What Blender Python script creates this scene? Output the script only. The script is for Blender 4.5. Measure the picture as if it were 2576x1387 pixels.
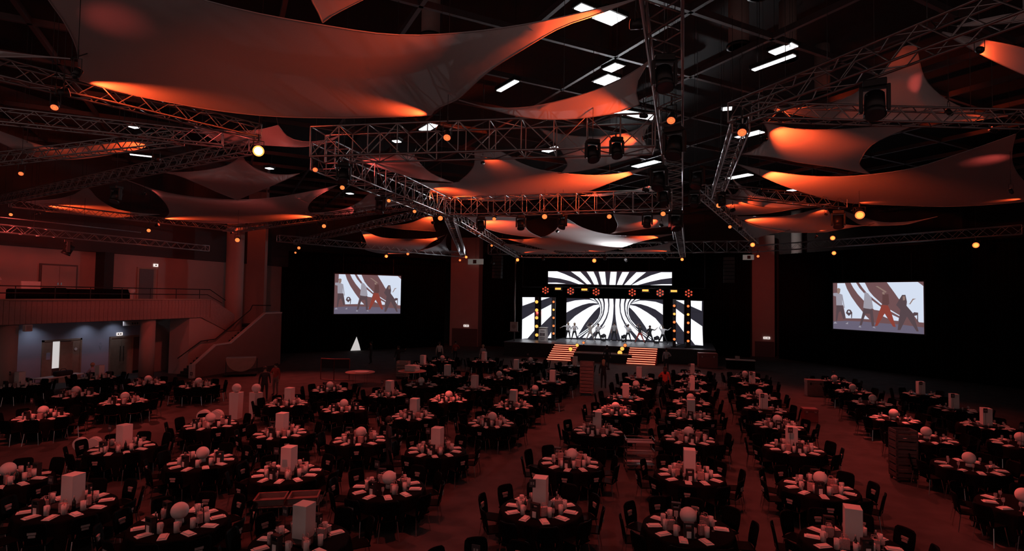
import bpy, bmesh, math, random
from mathutils import Vector, Matrix
random.seed(7)
sc = bpy.context.scene
for o in list(bpy.data.objects): bpy.data.objects.remove(o)

# ---------------------------------------------------------------- camera, world, exposure
# hall axes: +Y runs from the gallery towards the stage, X to the right, Z up (metres)
PSI, THETA, ROLL = math.radians(17.73), math.radians(2.12), 0.015
fwd = Vector((-math.sin(PSI) * math.cos(THETA), math.cos(PSI) * math.cos(THETA), math.sin(THETA)))
right0 = Vector((math.cos(PSI), math.sin(PSI), 0))
up0 = right0.cross(fwd)
camd = bpy.data.cameras.new('camera')
cam = bpy.data.objects.new('camera', camd)
sc.collection.objects.link(cam)
rx = right0 * math.cos(ROLL) + up0 * math.sin(ROLL)
uy = up0 * math.cos(ROLL) - right0 * math.sin(ROLL)
M = Matrix((( rx.x, uy.x, -fwd.x), (rx.y, uy.y, -fwd.y), (rx.z, uy.z, -fwd.z)))
cam.matrix_world = Matrix.Translation((0, 0, 5.6)) @ M.to_4x4()
camd.sensor_fit = 'HORIZONTAL'
camd.sensor_width = 36
camd.lens = 36 * 1400 / 2576
camd.clip_start, camd.clip_end = 0.1, 300
sc.camera = cam
wd = bpy.data.worlds.new('world')
sc.world = wd
wd.use_nodes = True
wd.node_tree.nodes['Background'].inputs[0].default_value = (1.0, 0.60, 0.56, 1)
wd.node_tree.nodes['Background'].inputs[1].default_value = 0.17
vs = sc.view_settings
vs.view_transform = 'Standard'
vs.look = 'None'
vs.gamma = 1
vs.use_curve_mapping = False
vs.exposure = 0.0
sc.cycles.max_bounces = 4
sc.cycles.diffuse_bounces = 2
sc.cycles.glossy_bounces = 2
sc.cycles.transmission_bounces = 2
sc.cycles.transparent_max_bounces = 6
sc.cycles.caustics_reflective = False
sc.cycles.caustics_refractive = False
sc.cycles.use_adaptive_sampling = True
sc.cycles.adaptive_threshold = 0.07
sc.cycles.adaptive_min_samples = 16

# overall levels of the lamp families (their lights are made with the fixtures below)
UP_W, LAMP_W, HOUSE_E = 0.42, 1200.0, 2.6
ORANGE = (1.0, 0.082, 0.018)
RED = (1.0, 0.105, 0.085)

# ---------------------------------------------------------------- materials
MATS = {}
def mat(name, col, rough=.6, metal=0, noise=0, scale=8, bump=0, emit=None, es=0, spec=.5, trans=0):
    m = bpy.data.materials.new(name)
    m.use_nodes = True
    nt = m.node_tree
    b = nt.nodes['Principled BSDF']
    b.inputs['Base Color'].default_value = (*col, 1)
    b.inputs['Roughness'].default_value = rough
    b.inputs['Metallic'].default_value = metal
    b.inputs['Specular IOR Level'].default_value = spec
    if emit:
        b.inputs['Emission Color'].default_value = (*emit, 1)
        b.inputs['Emission Strength'].default_value = es
    if noise or bump:
        tc = nt.nodes.new('ShaderNodeTexCoord')
        nz = nt.nodes.new('ShaderNodeTexNoise')
        nz.inputs['Scale'].default_value = scale
        nz.inputs['Detail'].default_value = 4
        nt.links.new(tc.outputs['Object'], nz.inputs['Vector'])
        if noise:
            r = nt.nodes.new('ShaderNodeMix'); r.data_type = 'RGBA'
            r.inputs[6].default_value = (*[max(0, c * (1 - noise)) for c in col], 1)
            r.inputs[7].default_value = (*[min(1, c * (1 + noise)) for c in col], 1)
            nt.links.new(nz.outputs['Fac'], r.inputs[0])
            nt.links.new(r.outputs[2], b.inputs['Base Color'])
        if bump:
            bp = nt.nodes.new('ShaderNodeBump'); bp.inputs['Strength'].default_value = bump
            nt.links.new(nz.outputs['Fac'], bp.inputs['Height'])
            nt.links.new(bp.outputs['Normal'], b.inputs['Normal'])
    MATS[name] = m
    return m
mat('carpet', (.068, .056, .054), .85, noise=.6, scale=1.3, bump=.1, spec=.2)
mat('black_paint', (.012, .011, .011), .7, noise=.3)
mat('ceiling_black', (.009, .008, .008), .8, noise=.4, scale=.6)
mat('beam', (.065, .052, .055), .5, noise=.3)
mat('drape', (.008, .0075, .0075), .9, noise=.3, scale=3, spec=.1)
mat('wall_red', (.42, .30, .27), .8, noise=.08, scale=1.2)
mat('stair_wall_shaded', (.24, .13, .115), .8, noise=.1, scale=2)  # wall colour darkened so the parapet's shade sits in the material
mat('wall_dim', (.05, .04, .04), .8, noise=.12, scale=1)
mat('wall_blue', (.40, .43, .55), .75, noise=.08, scale=1.5)
mat('concrete', (.36, .30, .28), .8, noise=.15, scale=2)
mat('fascia', (.30, .17, .145), .6, noise=.25, scale=6)
mat('timber', (.33, .23, .17), .55, noise=.25, scale=5)
mat('door_dark', (.10, .06, .055), .5, noise=.2)
mat('door_white', (.5, .44, .42), .5, noise=.1)
mat('cap_white', (.55, .5, .48), .6, noise=.1)
mat('aluminium', (.46, .44, .44), .4, 1.0, noise=.15, scale=20)
mat('black_metal', (.015, .014, .014), .42, noise=.3, scale=12)
mat('chrome', (.75, .73, .72), .18, 1.0, noise=.08, scale=30)
mat('cloth_black', (.0055, .005, .005), .9, noise=.4, scale=7, spec=.05)
mat('plastic_black', (.004, .0038, .0038), .6, noise=.3, scale=9, spec=.04)
mat('white_foam', (.74, .70, .68), .7, noise=.05, scale=4)
mat('paper', (.80, .76, .73), .75, noise=.06, scale=14)
mat('cup', (.70, .64, .62), .55, noise=.1, scale=16)
mat('gift', (.50, .33, .32), .6, noise=.45, scale=38)
mat('ribbon_black', (.02, .018, .018), .6, noise=.3)
mat('bottle', (.02, .028, .02), .12, noise=.2)
mat('cork_foil', (.55, .42, .40), .35, .4, noise=.15)
mat('glass', (.55, .53, .53), .08, 0, noise=.05)
MATS['glass'].node_tree.nodes['Principled BSDF'].inputs['Alpha'].default_value = .35
mat('chair_card', (.38, .32, .31), .7, noise=.4, scale=60)
mat('card_dark', (.05, .035, .04), .6, noise=.3, scale=30)
mat('menu_red', (.45, .07, .06), .6, noise=.4, scale=25)
mat('plum_crate', (.22, .05, .045), .55, noise=.3, scale=5)
mat('crate', (.20, .13, .12), .55, noise=.3, scale=5)
mat('crate_dark', (.07, .05, .048), .5, noise=.3, scale=5)
mat('wood_top', (.42, .27, .23), .6, noise=.2, scale=4)
mat('skin', (.45, .27, .20), .6, noise=.06)
mat('hair_dark', (.025, .016, .012), .6, noise=.4, scale=30)
mat('hair_blonde', (.42, .30, .19), .6, noise=.3, scale=30)
mat('shirt_white', (.72, .72, .74), .8, noise=.08)
mat('shirt_grey', (.40, .39, .40), .8, noise=.1)
mat('cloth_dark', (.018, .018, .022), .8, noise=.3)
mat('cloth_cream', (.62, .57, .52), .8, noise=.1)
mat('cloth_red', (.40, .055, .04), .8, noise=.15)
mat('shirt_blue', (.36, .40, .52), .8, noise=.12)
mat('stage_floor', (.16, .16, .18), .35, noise=.2, scale=2)
mat('stage_grey', (.24, .22, .22), .6, noise=.2, scale=3)
mat('eye', (.01, .01, .01), .3, noise=.1)
mat('lips', (.35, .12, .10), .5, noise=.1)
# light givers
mat('led_dark', (.01, .01, .012), .5, emit=(.70, .68, 1.0), es=.035)
mat('led_white', (.02, .02, .02), .5, emit=(.93, .95, 1.0), es=1.2)
mat('lamp_glow', (.02, .01, .01), .4, emit=(1.0, .20, .05), es=1.5)
mat('lamp_hot', (.02, .01, .01), .4, emit=(1.0, .40, .07), es=1.7)
mat('lamp_dim', (.02, .01, .01), .4, emit=(1.0, .11, .05), es=.75)
mat('lamp_fierce', (.02, .01, .01), .4, emit=(1.0, .62, .3), es=6)
mat('lamp_off', (.05, .05, .06), .15, noise=.2)
mat('strip', (.02, .01, .01), .4, emit=(1.0, .26, .15), es=1.9)
mat('step_red_glow', (.10, .02, .015), .5, emit=(1.0, .04, .02), es=.05)  # for the steps: red spill of the strips put in as faint emission
mat('house_white', (.1, .1, .1), .4, emit=(.96, .98, 1.0), es=HOUSE_E)
mat('room_white', (.5, .5, .5), .5, emit=(1.0, .97, .95), es=.55)
mat('exit_glow', (.3, .3, .3), .5, emit=(1.0, .9, .85), es=.9)
mat('sign_dim', (.3, .3, .28), .5, emit=(.75, .8, .72), es=.10)
for k in ('lamp_glow', 'lamp_hot', 'lamp_dim', 'lamp_fierce', 'exit_glow', 'sign_dim', 'step_red_glow', 'led_dark'): MATS[k].cycles.emission_sampling = 'NONE'
PIC = {'floor': (.15, .13, .19), 'white': (.72, .80, .95), 'grey': (.36, .34, .40), 'skin': (.30, .20, .17), 'dark': (.10, .065, .075), 'deep': (.12, .055, .055), 'red': (.28, .055, .04), 'brown': (.17, .085, .09)}
for k, c in PIC.items():
    mat('picture_' + k, (.02, .02, .02), .6, emit=c, es=.92)
    if k != 'white': MATS['picture_' + k].cycles.emission_sampling = 'NONE'
# stretched sail fabric: diffuse with a little light coming through
sm = bpy.data.materials.new('sail_fabric'); sm.use_nodes = True
nt = sm.node_tree; nt.nodes.clear()
out = nt.nodes.new('ShaderNodeOutputMaterial'); dif = nt.nodes.new('ShaderNodeBsdfDiffuse'); tr = nt.nodes.new('ShaderNodeBsdfTranslucent'); mx = nt.nodes.new('ShaderNodeMixShader')
nzt = nt.nodes.new('ShaderNodeTexNoise'); nzt.inputs['Scale'].default_value = 300
cr = nt.nodes.new('ShaderNodeMix'); cr.data_type = 'RGBA'; cr.inputs[6].default_value = (.60, .56, .55, 1); cr.inputs[7].default_value = (.68, .64, .63, 1)
nt.links.new(nzt.outputs['Fac'], cr.inputs[0]); nt.links.new(cr.outputs[2], dif.inputs[0]); nt.links.new(cr.outputs[2], tr.inputs[0])
mx.inputs[0].default_value = .32
nt.links.new(dif.outputs[0], mx.inputs[1]); nt.links.new(tr.outputs[0], mx.inputs[2]); nt.links.new(mx.outputs[0], out.inputs[0])
MATS['sail_fabric'] = sm

# ---------------------------------------------------------------- helpers
COL = sc.collection
class MB:
    """collects shapes and links them as one mesh object"""
    def __init__(self): self.v = []; self.f = []; self.m = []; self.cur = 0
    def add(self, vs, fs):
        n = len(self.v); self.v += [tuple(p) for p in vs]
        for q in fs: self.f.append([i + n for i in q]); self.m.append(self.cur)
    def box(self, x0, x1, y0, y1, z0, z1):
        self.add([(x0,y0,z0),(x1,y0,z0),(x1,y1,z0),(x0,y1,z0),(x0,y0,z1),(x1,y0,z1),(x1,y1,z1),(x0,y1,z1)],
                 [(0,3,2,1),(4,5,6,7),(0,1,5,4),(1,2,6,5),(2,3,7,6),(3,0,4,7)]); return self
    def bbox(self, x0, x1, y0, y1, z0, z1, b=.01):
        bm = bmesh.new(); bmesh.ops.create_cube(bm, size=1)
        for v in bm.verts: v.co = Vector(((x0+x1)/2 + v.co.x*(x1-x0), (y0+y1)/2 + v.co.y*(y1-y0), (z0+z1)/2 + v.co.z*(z1-z0)))
        bmesh.ops.bevel(bm, geom=list(bm.edges), offset=b, segments=2, profile=.5, affect='EDGES')
        bm.verts.index_update(); self.add([v.co[:] for v in bm.verts], [[v.index for v in f.verts] for f in bm.faces]); bm.free(); return self
    def bar(self, p, q, r, seg=6, r2=None, cap=True):
        p = Vector(p); q = Vector(q); d = q - p
        if d.length < 1e-6: return self
        a = d.orthogonal().normalized(); b = d.normalized().cross(a); r2 = r if r2 is None else r2
        vs = []
        for c, rr in ((p, r), (q, r2)):
            for i in range(seg):
                t = 2*math.pi*i/seg; vs.append(c + a*(rr*math.cos(t)) + b*(rr*math.sin(t)))
        fs = [(i, (i+1)%seg, seg+(i+1)%seg, seg+i) for i in range(seg)]
        if cap: fs += [tuple(range(seg-1, -1, -1)), tuple(range(seg, 2*seg))]
        self.add(vs, fs); return self
    def tube(self, pts, r, seg=6):
        for a, b in zip(pts, pts[1:]): self.bar(a, b, r, seg)
        return self
    def lathe(self, prof, seg=16, c=(0,0,0)):
        vs = []; n = len(prof)
        for r, z in prof:
            for i in range(seg):
                t = 2*math.pi*i/seg; vs.append((c[0]+r*math.cos(t), c[1]+r*math.sin(t), c[2]+z))
        fs = []
        for k in range(n-1):
            for i in range(seg): fs.append((k*seg+i, k*seg+(i+1)%seg, (k+1)*seg+(i+1)%seg, (k+1)*seg+i))
        fs += [tuple(range(seg-1,-1,-1)), tuple(range((n-1)*seg, n*seg))]
        self.add(vs, fs); return self
    def ball(self, c, r, seg=12, rings=8, sz=1):
        prof = [(max(.0005, r*math.sin(math.pi*k/rings)), -r*sz*math.cos(math.pi*k/rings)) for k in range(rings+1)]
        return self.lathe(prof, seg, c)
    def prism(self, poly, fn, t0, t1):
        """extrude a 2-D outline; fn(u, v, t) gives the 3-D point"""
        n = len(poly); vs = [fn(u, v, t0) for u, v in poly] + [fn(u, v, t1) for u, v in poly]
        self.add(vs, [tuple(range(n-1,-1,-1)), tuple(range(n, 2*n))] + [(i, (i+1)%n, n+(i+1)%n, n+i) for i in range(n)]); return self
    def disc(self, c, d, r, depth=.02, seg=14):
        c = Vector(c); d = Vector(d).normalized(); return self.bar(c, c + d*depth, r, seg)
    def mesh(self, name, mats, smooth=False):
        me = bpy.data.meshes.new(name); me.from_pydata(self.v, [], self.f)
        for m in (mats if isinstance(mats, (list, tuple)) else [mats]): me.materials.append(MATS[m])
        if any(self.m): me.polygons.foreach_set('material_index', self.m)
        if smooth: me.polygons.foreach_set('use_smooth', [True]*len(self.f))
        me.update(); return me
    def build(self, name, mats, parent=None, smooth=False): return put(name, self.mesh(name, mats, smooth), parent)
def put(name, me, parent=None, loc=None, rz=None, scale=None):
    o = bpy.data.objects.new(name, me); COL.objects.link(o)
    if parent is not None: o.parent = parent
    if loc is not None: o.location = loc
    if rz is not None: o.rotation_euler = (0, 0, rz)
    if scale is not None: o.scale = scale
    return o
def tag(o, label, cat, group=None, kind=None):
    if label: o['label'] = label
    if cat: o['category'] = cat
    if group: o['group'] = group
    if kind: o['kind'] = kind
    return o
def thing(name, label, cat, loc=(0,0,0), rz=0, group=None):
    e = put(name, None, None, loc, rz); e.empty_display_size = .2
    return tag(e, label, cat, group)
def struct(o, label=None):
    o['kind'] = 'structure'
    if label: o['label'] = label
    return o
def sroot(name, label=None): return struct(put(name, None), label)
def flat_prism(poly, fn, t0, t1): return MB().prism(poly, fn, t0, t1)
def spot(name, parent, p, q, watts, deg, col, blend=1.0, radius=.08):
    l = bpy.data.lights.new(name, 'SPOT'); l.energy = watts; l.spot_size = math.radians(deg); l.spot_blend = blend; l.color = col; l.shadow_soft_size = radius
    o = bpy.data.objects.new(name, l); COL.objects.link(o)
    p = Vector(p); d = Vector(q) - p
    o.rotation_mode = 'QUATERNION'; o.rotation_quaternion = d.to_track_quat('-Z', 'Y')
    o.location = p
    if parent is not None:
        o.parent = parent; o.matrix_parent_inverse = Matrix.Translation(parent.location).inverted()
    return o

# ---------------------------------------------------------------- measured positions (metres)
SAILS = [
 ('huge pale grey sail filling the upper left of the ceiling', [[[-12.53,8.41,10.1],[-12.24,9.35,10.1],[-11.72,10.15,10.1],[-11.11,10.85,10.1],[-10.13,11.53,10.1],[-8.61,12.07,10.1],[-7.07,12.38,10.1]],[[-6.17,12.47,10.1],[-5.92,12.18,10.11],[-5.59,11.98,10.14],[-5.17,11.79,10.16],[-4.02,10.7,10.25],[-2.99,10.0,10.34],[-2.23,9.59,10.43],[-1.59,9.46,10.5]],[[-0.83,9.3,10.6],[-1.72,9.54,10.63],[-2.79,9.74,10.66],[-3.93,9.83,10.7],[-5.07,9.74,10.73],[-5.86,9.49,10.75],[-6.55,9.1,10.78],[-7.48,8.49,10.82],[-7.97,8.08,10.84],[-8.39,7.64,10.86],[-9.09,6.65,10.91]],[[-10.01,5.18,11.0],[-9.99,5.8,10.7],[-10.38,6.41,10.51],[-10.7,6.9,10.37],[-11.24,7.46,10.25],[-11.8,7.89,10.18]]]),
 ('thin grey sail edge at the far upper left above a truss', [[[-11.52,7.55,10.1],[-12.3,7.49,10.22],[-12.9,7.43,10.32]],[[-14.57,7.13,10.6],[-14.44,7.01,10.37]],[[-14.17,6.89,10.0],[-13.1,6.89,10.03],[-12.22,7.17,10.06],[-11.79,7.38,10.09]]]),
 ('small grey sail tip hanging from the very top edge left of centre', [[[-6.99,9.22,11.0],[-6.76,9.13,11.04],[-6.35,9.06,11.12]],[[-5.52,8.98,11.3],[-6.08,8.54,11.3]],[[-6.71,8.29,11.3],[-6.85,8.69,11.16],[-6.91,8.96,11.08]]]),
 ('curved grey sail with orange lower edge left of the central spine truss', [[[-5.2,11.93,10.2],[-4.55,12.85,10.18],[-4.16,13.34,10.17],[-3.52,13.71,10.15],[-2.64,13.78,10.13],[-1.73,13.52,10.11]],[[-1.13,13.05,10.1],[-1.18,12.83,10.23],[-1.14,12.54,10.41],[-0.98,12.33,10.62]],[[-0.7,12.3,10.9],[-1.18,12.81,10.82],[-1.87,13.25,10.71],[-2.77,13.52,10.59],[-3.84,13.52,10.45],[-4.6,13.11,10.34],[-4.98,12.54,10.26]]]),
 ('grey and orange sail behind the cross truss near two hanging moving heads', [[[-4.11,15.2,10.4],[-3.9,16.77,10.26],[-3.96,18.08,10.18],[-4.06,18.82,10.15]],[[-4.46,19.69,10.1],[-3.44,19.35,10.1],[-2.37,18.56,10.1],[-1.63,17.95,10.1]],[[-0.91,17.27,10.1],[-1.31,17.7,10.39],[-1.38,17.5,10.54],[-1.33,17.3,10.69]],[[-1.09,17.17,11.0],[-1.62,17.72,10.9],[-2.27,17.74,10.79],[-3.07,17.23,10.65],[-3.68,16.38,10.52]]]),
 ('large orange lit sail at the centre of the ceiling', [[[-11.03,20.66,10.3],[-10.99,21.65,10.32],[-11.22,24.01,10.34],[-10.72,25.35,10.37],[-9.77,26.37,10.4],[-8.24,26.64,10.43],[-6.79,26.63,10.47],[-4.92,25.89,10.51],[-3.0,23.56,10.55]],[[-1.39,21.57,10.6],[-2.9,22.8,10.67],[-4.09,23.02,10.72],[-5.67,22.18,10.8],[-6.32,20.92,10.84],[-6.49,19.66,10.87]],[[-6.68,18.79,10.9],[-7.09,18.75,10.9]],[[-7.53,18.77,10.9],[-7.97,19.96,10.83],[-8.51,21.01,10.76],[-9.38,22.15,10.67],[-10.11,22.6,10.58]]]),
 ('reddish sail left of the large central orange sail above the diagonal truss', [[[-10.9,16.19,10.2],[-10.64,18.43,10.2],[-10.19,19.82,10.2]],[[-9.2,20.72,10.2],[-9.83,20.34,10.43],[-9.98,19.5,10.62]],[[-9.77,18.35,10.8],[-9.97,17.53,10.64],[-10.39,16.85,10.44]]]),
 ('small pale orange sail right of the central orange sail', [[[-4.71,24.83,10.2],[-3.82,25.15,10.2],[-2.51,24.48,10.2],[-1.34,24.59,10.2]],[[-1.1,24.33,10.2],[-1.28,24.49,10.45]],[[-1.09,24.64,10.8],[-1.71,25.64,10.69],[-2.66,25.96,10.54],[-3.85,25.32,10.35]]]),
 ('dim red triangular sail under the brightest orange lamp', [[[-19.65,16.23,10.2],[-19.2,16.59,10.16],[-19.63,18.15,10.1],[-20.19,19.75,10.04]],[[-20.62,21.21,10.0],[-19.38,20.5,10.03],[-16.57,19.0,10.12]],[[-14.32,17.76,10.2],[-15.44,18.38,10.34],[-16.61,18.74,10.53],[-17.18,18.26,10.76]],[[-16.64,17.29,10.9],[-18.11,17.92,10.74],[-19.13,17.67,10.54],[-19.59,16.92,10.34]]]),
 ('narrow curved red sail just above the brightest orange lamp', [[[-13.54,12.03,10.4],[-14.26,13.49,10.4],[-14.3,13.91,10.4],[-13.78,14.35,10.4],[-12.95,14.79,10.4],[-12.33,15.11,10.4],[-11.75,15.1,10.4],[-10.84,14.82,10.4]],[[-9.11,13.57,10.4],[-10.71,14.83,10.51],[-12.09,15.41,10.63],[-12.62,15.09,10.72]],[[-12.21,14.08,10.8],[-13.03,14.05,10.7],[-13.73,13.54,10.57],[-13.86,12.97,10.49]]]),
 ('dark sail with orange right arm at the far left', [[[-20.85,11.33,10.7],[-21.12,11.83,10.65],[-21.14,12.45,10.57],[-21.09,13.12,10.48],[-20.15,13.27,10.4],[-17.94,12.84,10.28],[-16.49,12.58,10.19]],[[-15.47,12.61,10.1],[-16.82,13.12,10.11],[-18.38,13.45,10.13],[-19.66,13.65,10.14],[-20.74,13.68,10.15],[-21.39,13.44,10.16],[-21.46,12.91,10.17],[-21.09,12.19,10.18]],[[-20.29,11.05,10.2]]]),
 ('grey peaked sail with orange streak above the balcony truss at left', [[[-32.68,19.57,10.1],[-33.73,21.04,10.1],[-34.76,23.05,10.1],[-34.49,24.36,10.1],[-33.41,25.14,10.1]],[[-29.73,24.74,10.1],[-31.79,24.97,10.29],[-32.84,24.43,10.48],[-31.29,22.28,10.64],[-29.78,20.8,10.74]],[[-28.91,19.93,10.8],[-30.01,20.44,10.73],[-31.45,20.95,10.61],[-32.38,20.8,10.43],[-32.51,20.06,10.24]]]),
 ('wide grey sail with two bright orange lower corners left of centre', [[[-30.93,25.83,10.0],[-29.81,27.22,10.0],[-27.92,28.55,10.0],[-24.03,27.93,10.0]],[[-20.41,26.87,10.0],[-20.09,25.71,10.14],[-18.74,24.07,10.24],[-17.43,23.0,10.4]],[[-15.78,22.25,10.7],[-17.36,22.99,10.7],[-20.97,24.32,10.7],[-23.56,24.52,10.7],[-25.15,23.8,10.7],[-25.95,21.94,10.7]],[[-24.72,18.65,10.7],[-24.52,19.84,10.41],[-26.01,21.89,10.22],[-28.25,24.09,10.12],[-29.89,25.33,10.06]]]),
 ('small glowing orange sail on top of the round column', [[[-31.58,31.18,9.9],[-31.11,31.96,9.9],[-29.51,31.56,9.9]],[[-25.04,28.61,9.9],[-29.24,31.92,10.23],[-30.98,32.86,10.44]],[[-31.24,32.46,10.6],[-31.27,31.98,10.39],[-31.34,31.42,10.12]]]),
 ('dim reddish sail left of the diagonal truss junction', [[[-20.6,26.11,10.1],[-20.0,26.96,10.1],[-18.42,27.05,10.1],[-15.58,25.63,10.1]],[[-13.23,24.37,10.1],[-14.24,24.58,10.36],[-14.91,24.51,10.56]],[[-14.97,23.9,10.7],[-16.74,25.68,10.58],[-18.33,26.91,10.46],[-19.76,27.19,10.3]]]),
 ('grey sail with hot orange corner below the truss junction', [[[-18.44,30.11,9.8],[-17.56,31.47,9.76],[-16.61,32.03,9.73]],[[-15.64,32.6,9.7],[-15.21,31.39,9.85],[-14.7,30.28,9.98]],[[-14.08,28.76,10.2],[-14.88,29.39,10.14],[-16.61,30.85,10.03],[-17.63,30.83,9.92]]]),
 ('smile shaped grey sail with orange arms above the left projection screen', [[[-20.74,31.86,9.8],[-22.81,35.68,9.6],[-24.75,38.9,9.49]],[[-26.35,40.99,9.4],[-27.47,44.96,9.4],[-26.8,46.45,9.4],[-25.16,46.28,9.4]],[[-23.57,45.43,9.4],[-20.27,40.66,9.54],[-18.46,38.01,9.63]],[[-16.3,35.48,9.8],[-17.83,37.18,9.8],[-19.1,37.82,9.8],[-20.46,37.59,9.8],[-21.61,36.97,9.8],[-21.61,35.32,9.8],[-20.99,33.18,9.8]]]),
 ('pale folded sail beside the bright lit diagonal truss leg', [[[-22.26,43.33,9.4],[-22.4,45.57,9.4],[-21.76,46.68,9.4]],[[-20.17,46.51,9.4],[-20.44,45.44,9.56],[-19.06,41.75,9.67],[-17.54,38.35,9.78]],[[-16.2,35.65,9.9],[-18.51,39.67,9.75],[-20.32,41.96,9.61]]]),
 ('bright orange sail under the rear cross truss left of the black gap', [[[-11.61,27.93,9.9],[-12.33,32.41,9.87],[-12.07,35.52,9.85],[-11.21,37.31,9.82]],[[-10.1,38.26,9.8],[-10.34,36.25,9.96],[-10.04,33.94,10.07]],[[-9.37,30.92,10.2],[-10.12,29.72,10.1],[-10.9,28.64,9.99]]]),
 ('white lit sail above the stage with orange peak', [[[-13.11,37.27,9.7],[-12.37,38.68,9.67],[-12.06,41.5,9.63],[-11.56,45.82,9.59],[-10.12,47.04,9.55]],[[-8.14,48.03,9.5],[-6.34,47.26,9.59],[-4.76,44.1,9.66],[-3.42,41.46,9.73]],[[-0.73,38.13,9.9],[-2.61,39.8,9.97],[-4.35,40.24,10.03],[-5.89,38.74,10.09],[-6.7,35.61,10.14],[-6.83,32.49,10.17]],[[-7.0,30.22,10.2],[-7.51,32.69,10.16],[-8.17,35.17,10.12],[-9.04,37.43,10.07],[-10.41,39.71,9.99],[-12.01,39.98,9.87]]]),
 ('orange streaked sail at the right under the rear cross truss', [[[-5.0,36.76,9.8],[-3.87,35.73,9.8],[-2.55,34.41,9.8],[-1.36,33.66,9.8]],[[-0.58,33.13,9.8],[-1.08,33.57,9.98],[-1.16,32.52,10.07]],[[-0.96,31.31,10.2],[-2.36,31.77,10.2],[-3.38,31.17,10.2]],[[-4.02,30.66,10.2],[-4.08,32.41,10.08],[-4.18,33.99,10.0],[-4.6,36.12,9.89]]]),
 ('thin white sail with pink tip at the left end of the stage front truss', [[[-13.61,40.08,9.6],[-14.07,45.12,9.45]],[[-14.23,47.13,9.4],[-12.98,47.85,9.4],[-11.96,47.4,9.4]],[[-11.13,48.06,9.4],[-11.37,47.36,9.54]],[[-11.03,46.48,9.6],[-12.37,45.6,9.6],[-12.95,43.15,9.6]]]),
 ('thin white sail with pink tip at the right end of the stage front truss', [[[-5.41,45.06,9.5],[-4.98,46.87,9.48],[-3.91,47.48,9.46],[-2.69,47.28,9.43]],[[-1.48,46.28,9.4],[-1.48,43.72,9.51],[-1.14,42.07,9.64]],[[-0.73,42.11,9.8],[-1.76,43.66,9.73],[-3.35,45.31,9.63]]]),
 ('tall peaked grey sail behind the big black fixture at upper right', [[[1.76,14.14,10.1],[2.67,14.93,10.1],[3.7,15.51,10.1],[5.06,16.08,10.1],[6.34,16.4,10.1]],[[7.26,16.17,10.1],[6.88,17.01,10.52],[6.32,16.95,10.84],[5.8,16.5,11.1],[5.45,15.97,11.29]],[[5.03,15.06,11.6],[4.85,15.01,11.6]],[[4.75,15.13,11.6],[4.62,15.58,11.4],[4.38,16.0,11.17],[3.96,16.21,10.92],[3.27,15.97,10.63],[2.55,15.14,10.39]]]),
 ('grey sail with broad orange band right of the spine truss', [[[1.51,18.43,10.1],[2.4,18.98,10.1],[3.36,19.97,10.1],[4.58,20.98,10.1]],[[6.07,22.44,10.1],[5.51,21.43,10.17],[5.29,20.55,10.21],[5.25,18.98,10.34]],[[6.04,18.23,10.6],[5.03,18.17,10.6],[3.97,18.16,10.6],[3.0,17.83,10.6]],[[1.96,16.91,10.6],[2.15,17.52,10.49],[2.15,18.18,10.39],[1.92,18.59,10.25]]]),
 ('large dark red sail with bright orange left arm at the right', [[[1.55,20.63,10.3],[2.66,22.94,10.28],[4.01,25.46,10.26],[6.29,28.84,10.24],[7.72,30.04,10.22],[9.62,30.71,10.19],[11.54,31.39,10.17],[13.45,30.78,10.13]],[[14.6,29.43,10.1],[12.62,26.94,10.38],[11.21,24.65,10.57],[10.31,22.75,10.73]],[[9.69,21.15,10.9],[9.0,22.7,10.79],[7.98,24.59,10.67],[6.19,24.89,10.55],[4.66,24.2,10.47],[3.03,22.62,10.38]]]),
 ('orange sail arm cut by the right edge of the picture', [[[4.07,11.07,10.2],[5.05,12.18,10.2],[5.85,13.05,10.2]],[[7.19,14.42,10.2],[7.39,14.53,10.6]],[[7.29,14.6,10.9],[6.04,13.22,10.66],[5.04,12.16,10.44]]]),
 ('thin grey sail sliver at the top right corner', [[[4.31,11.14,10.3],[4.85,11.22,10.3]],[[5.53,11.26,10.3],[5.67,11.43,10.43]],[[5.68,11.56,10.6],[4.86,11.24,10.43]]]),
 ('pointed pale sail with orange lower edge beside the right ladder truss', [[[1.43,24.79,10.0],[2.12,26.69,10.0],[3.31,28.53,10.0],[4.26,28.95,10.0],[5.5,29.22,10.0]],[[6.05,28.14,10.0],[5.94,29.99,10.24],[5.75,31.56,10.47]],[[5.44,30.4,10.6],[5.29,31.53,10.62],[4.95,32.27,10.65],[4.2,31.64,10.68],[3.1,29.42,10.73],[2.29,27.3,10.77]],[[1.73,25.62,10.8],[2.06,26.29,10.49],[2.09,26.93,10.33]]]),
 ('orange fan shaped sail at the foot of the right ladder truss', [[[1.26,26.35,10.1],[1.7,28.33,9.99],[1.96,29.98,9.92]],[[2.09,30.33,9.9],[3.55,30.64,9.97],[4.72,29.93,10.04]],[[5.76,29.08,10.1],[4.64,29.46,10.1],[3.0,28.47,10.1],[1.98,27.06,10.1]]]),
 ('grey sail with two orange glows in front of the white column', [[[2.21,30.9,9.9],[3.65,34.53,9.87],[5.42,38.0,9.85],[6.86,38.37,9.82]],[[7.95,38.04,9.8],[8.55,36.91,9.84],[9.18,36.17,9.88]],[[9.59,35.88,9.9],[8.88,36.98,10.06],[7.69,35.01,10.18]],[[6.47,31.04,10.3],[5.98,31.82,10.24],[4.99,32.85,10.13],[3.36,31.81,10.0]]]),
 ('thin pale sail at right above the drape truss', [[[6.85,31.2,10.3],[8.28,34.45,10.16],[9.57,36.94,10.03]],[[10.25,36.29,9.9],[11.56,36.65,9.98],[12.03,35.41,10.05]],[[12.35,34.42,10.1],[11.86,36.66,10.15],[10.6,37.08,10.21],[8.47,34.03,10.26]]]),
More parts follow.
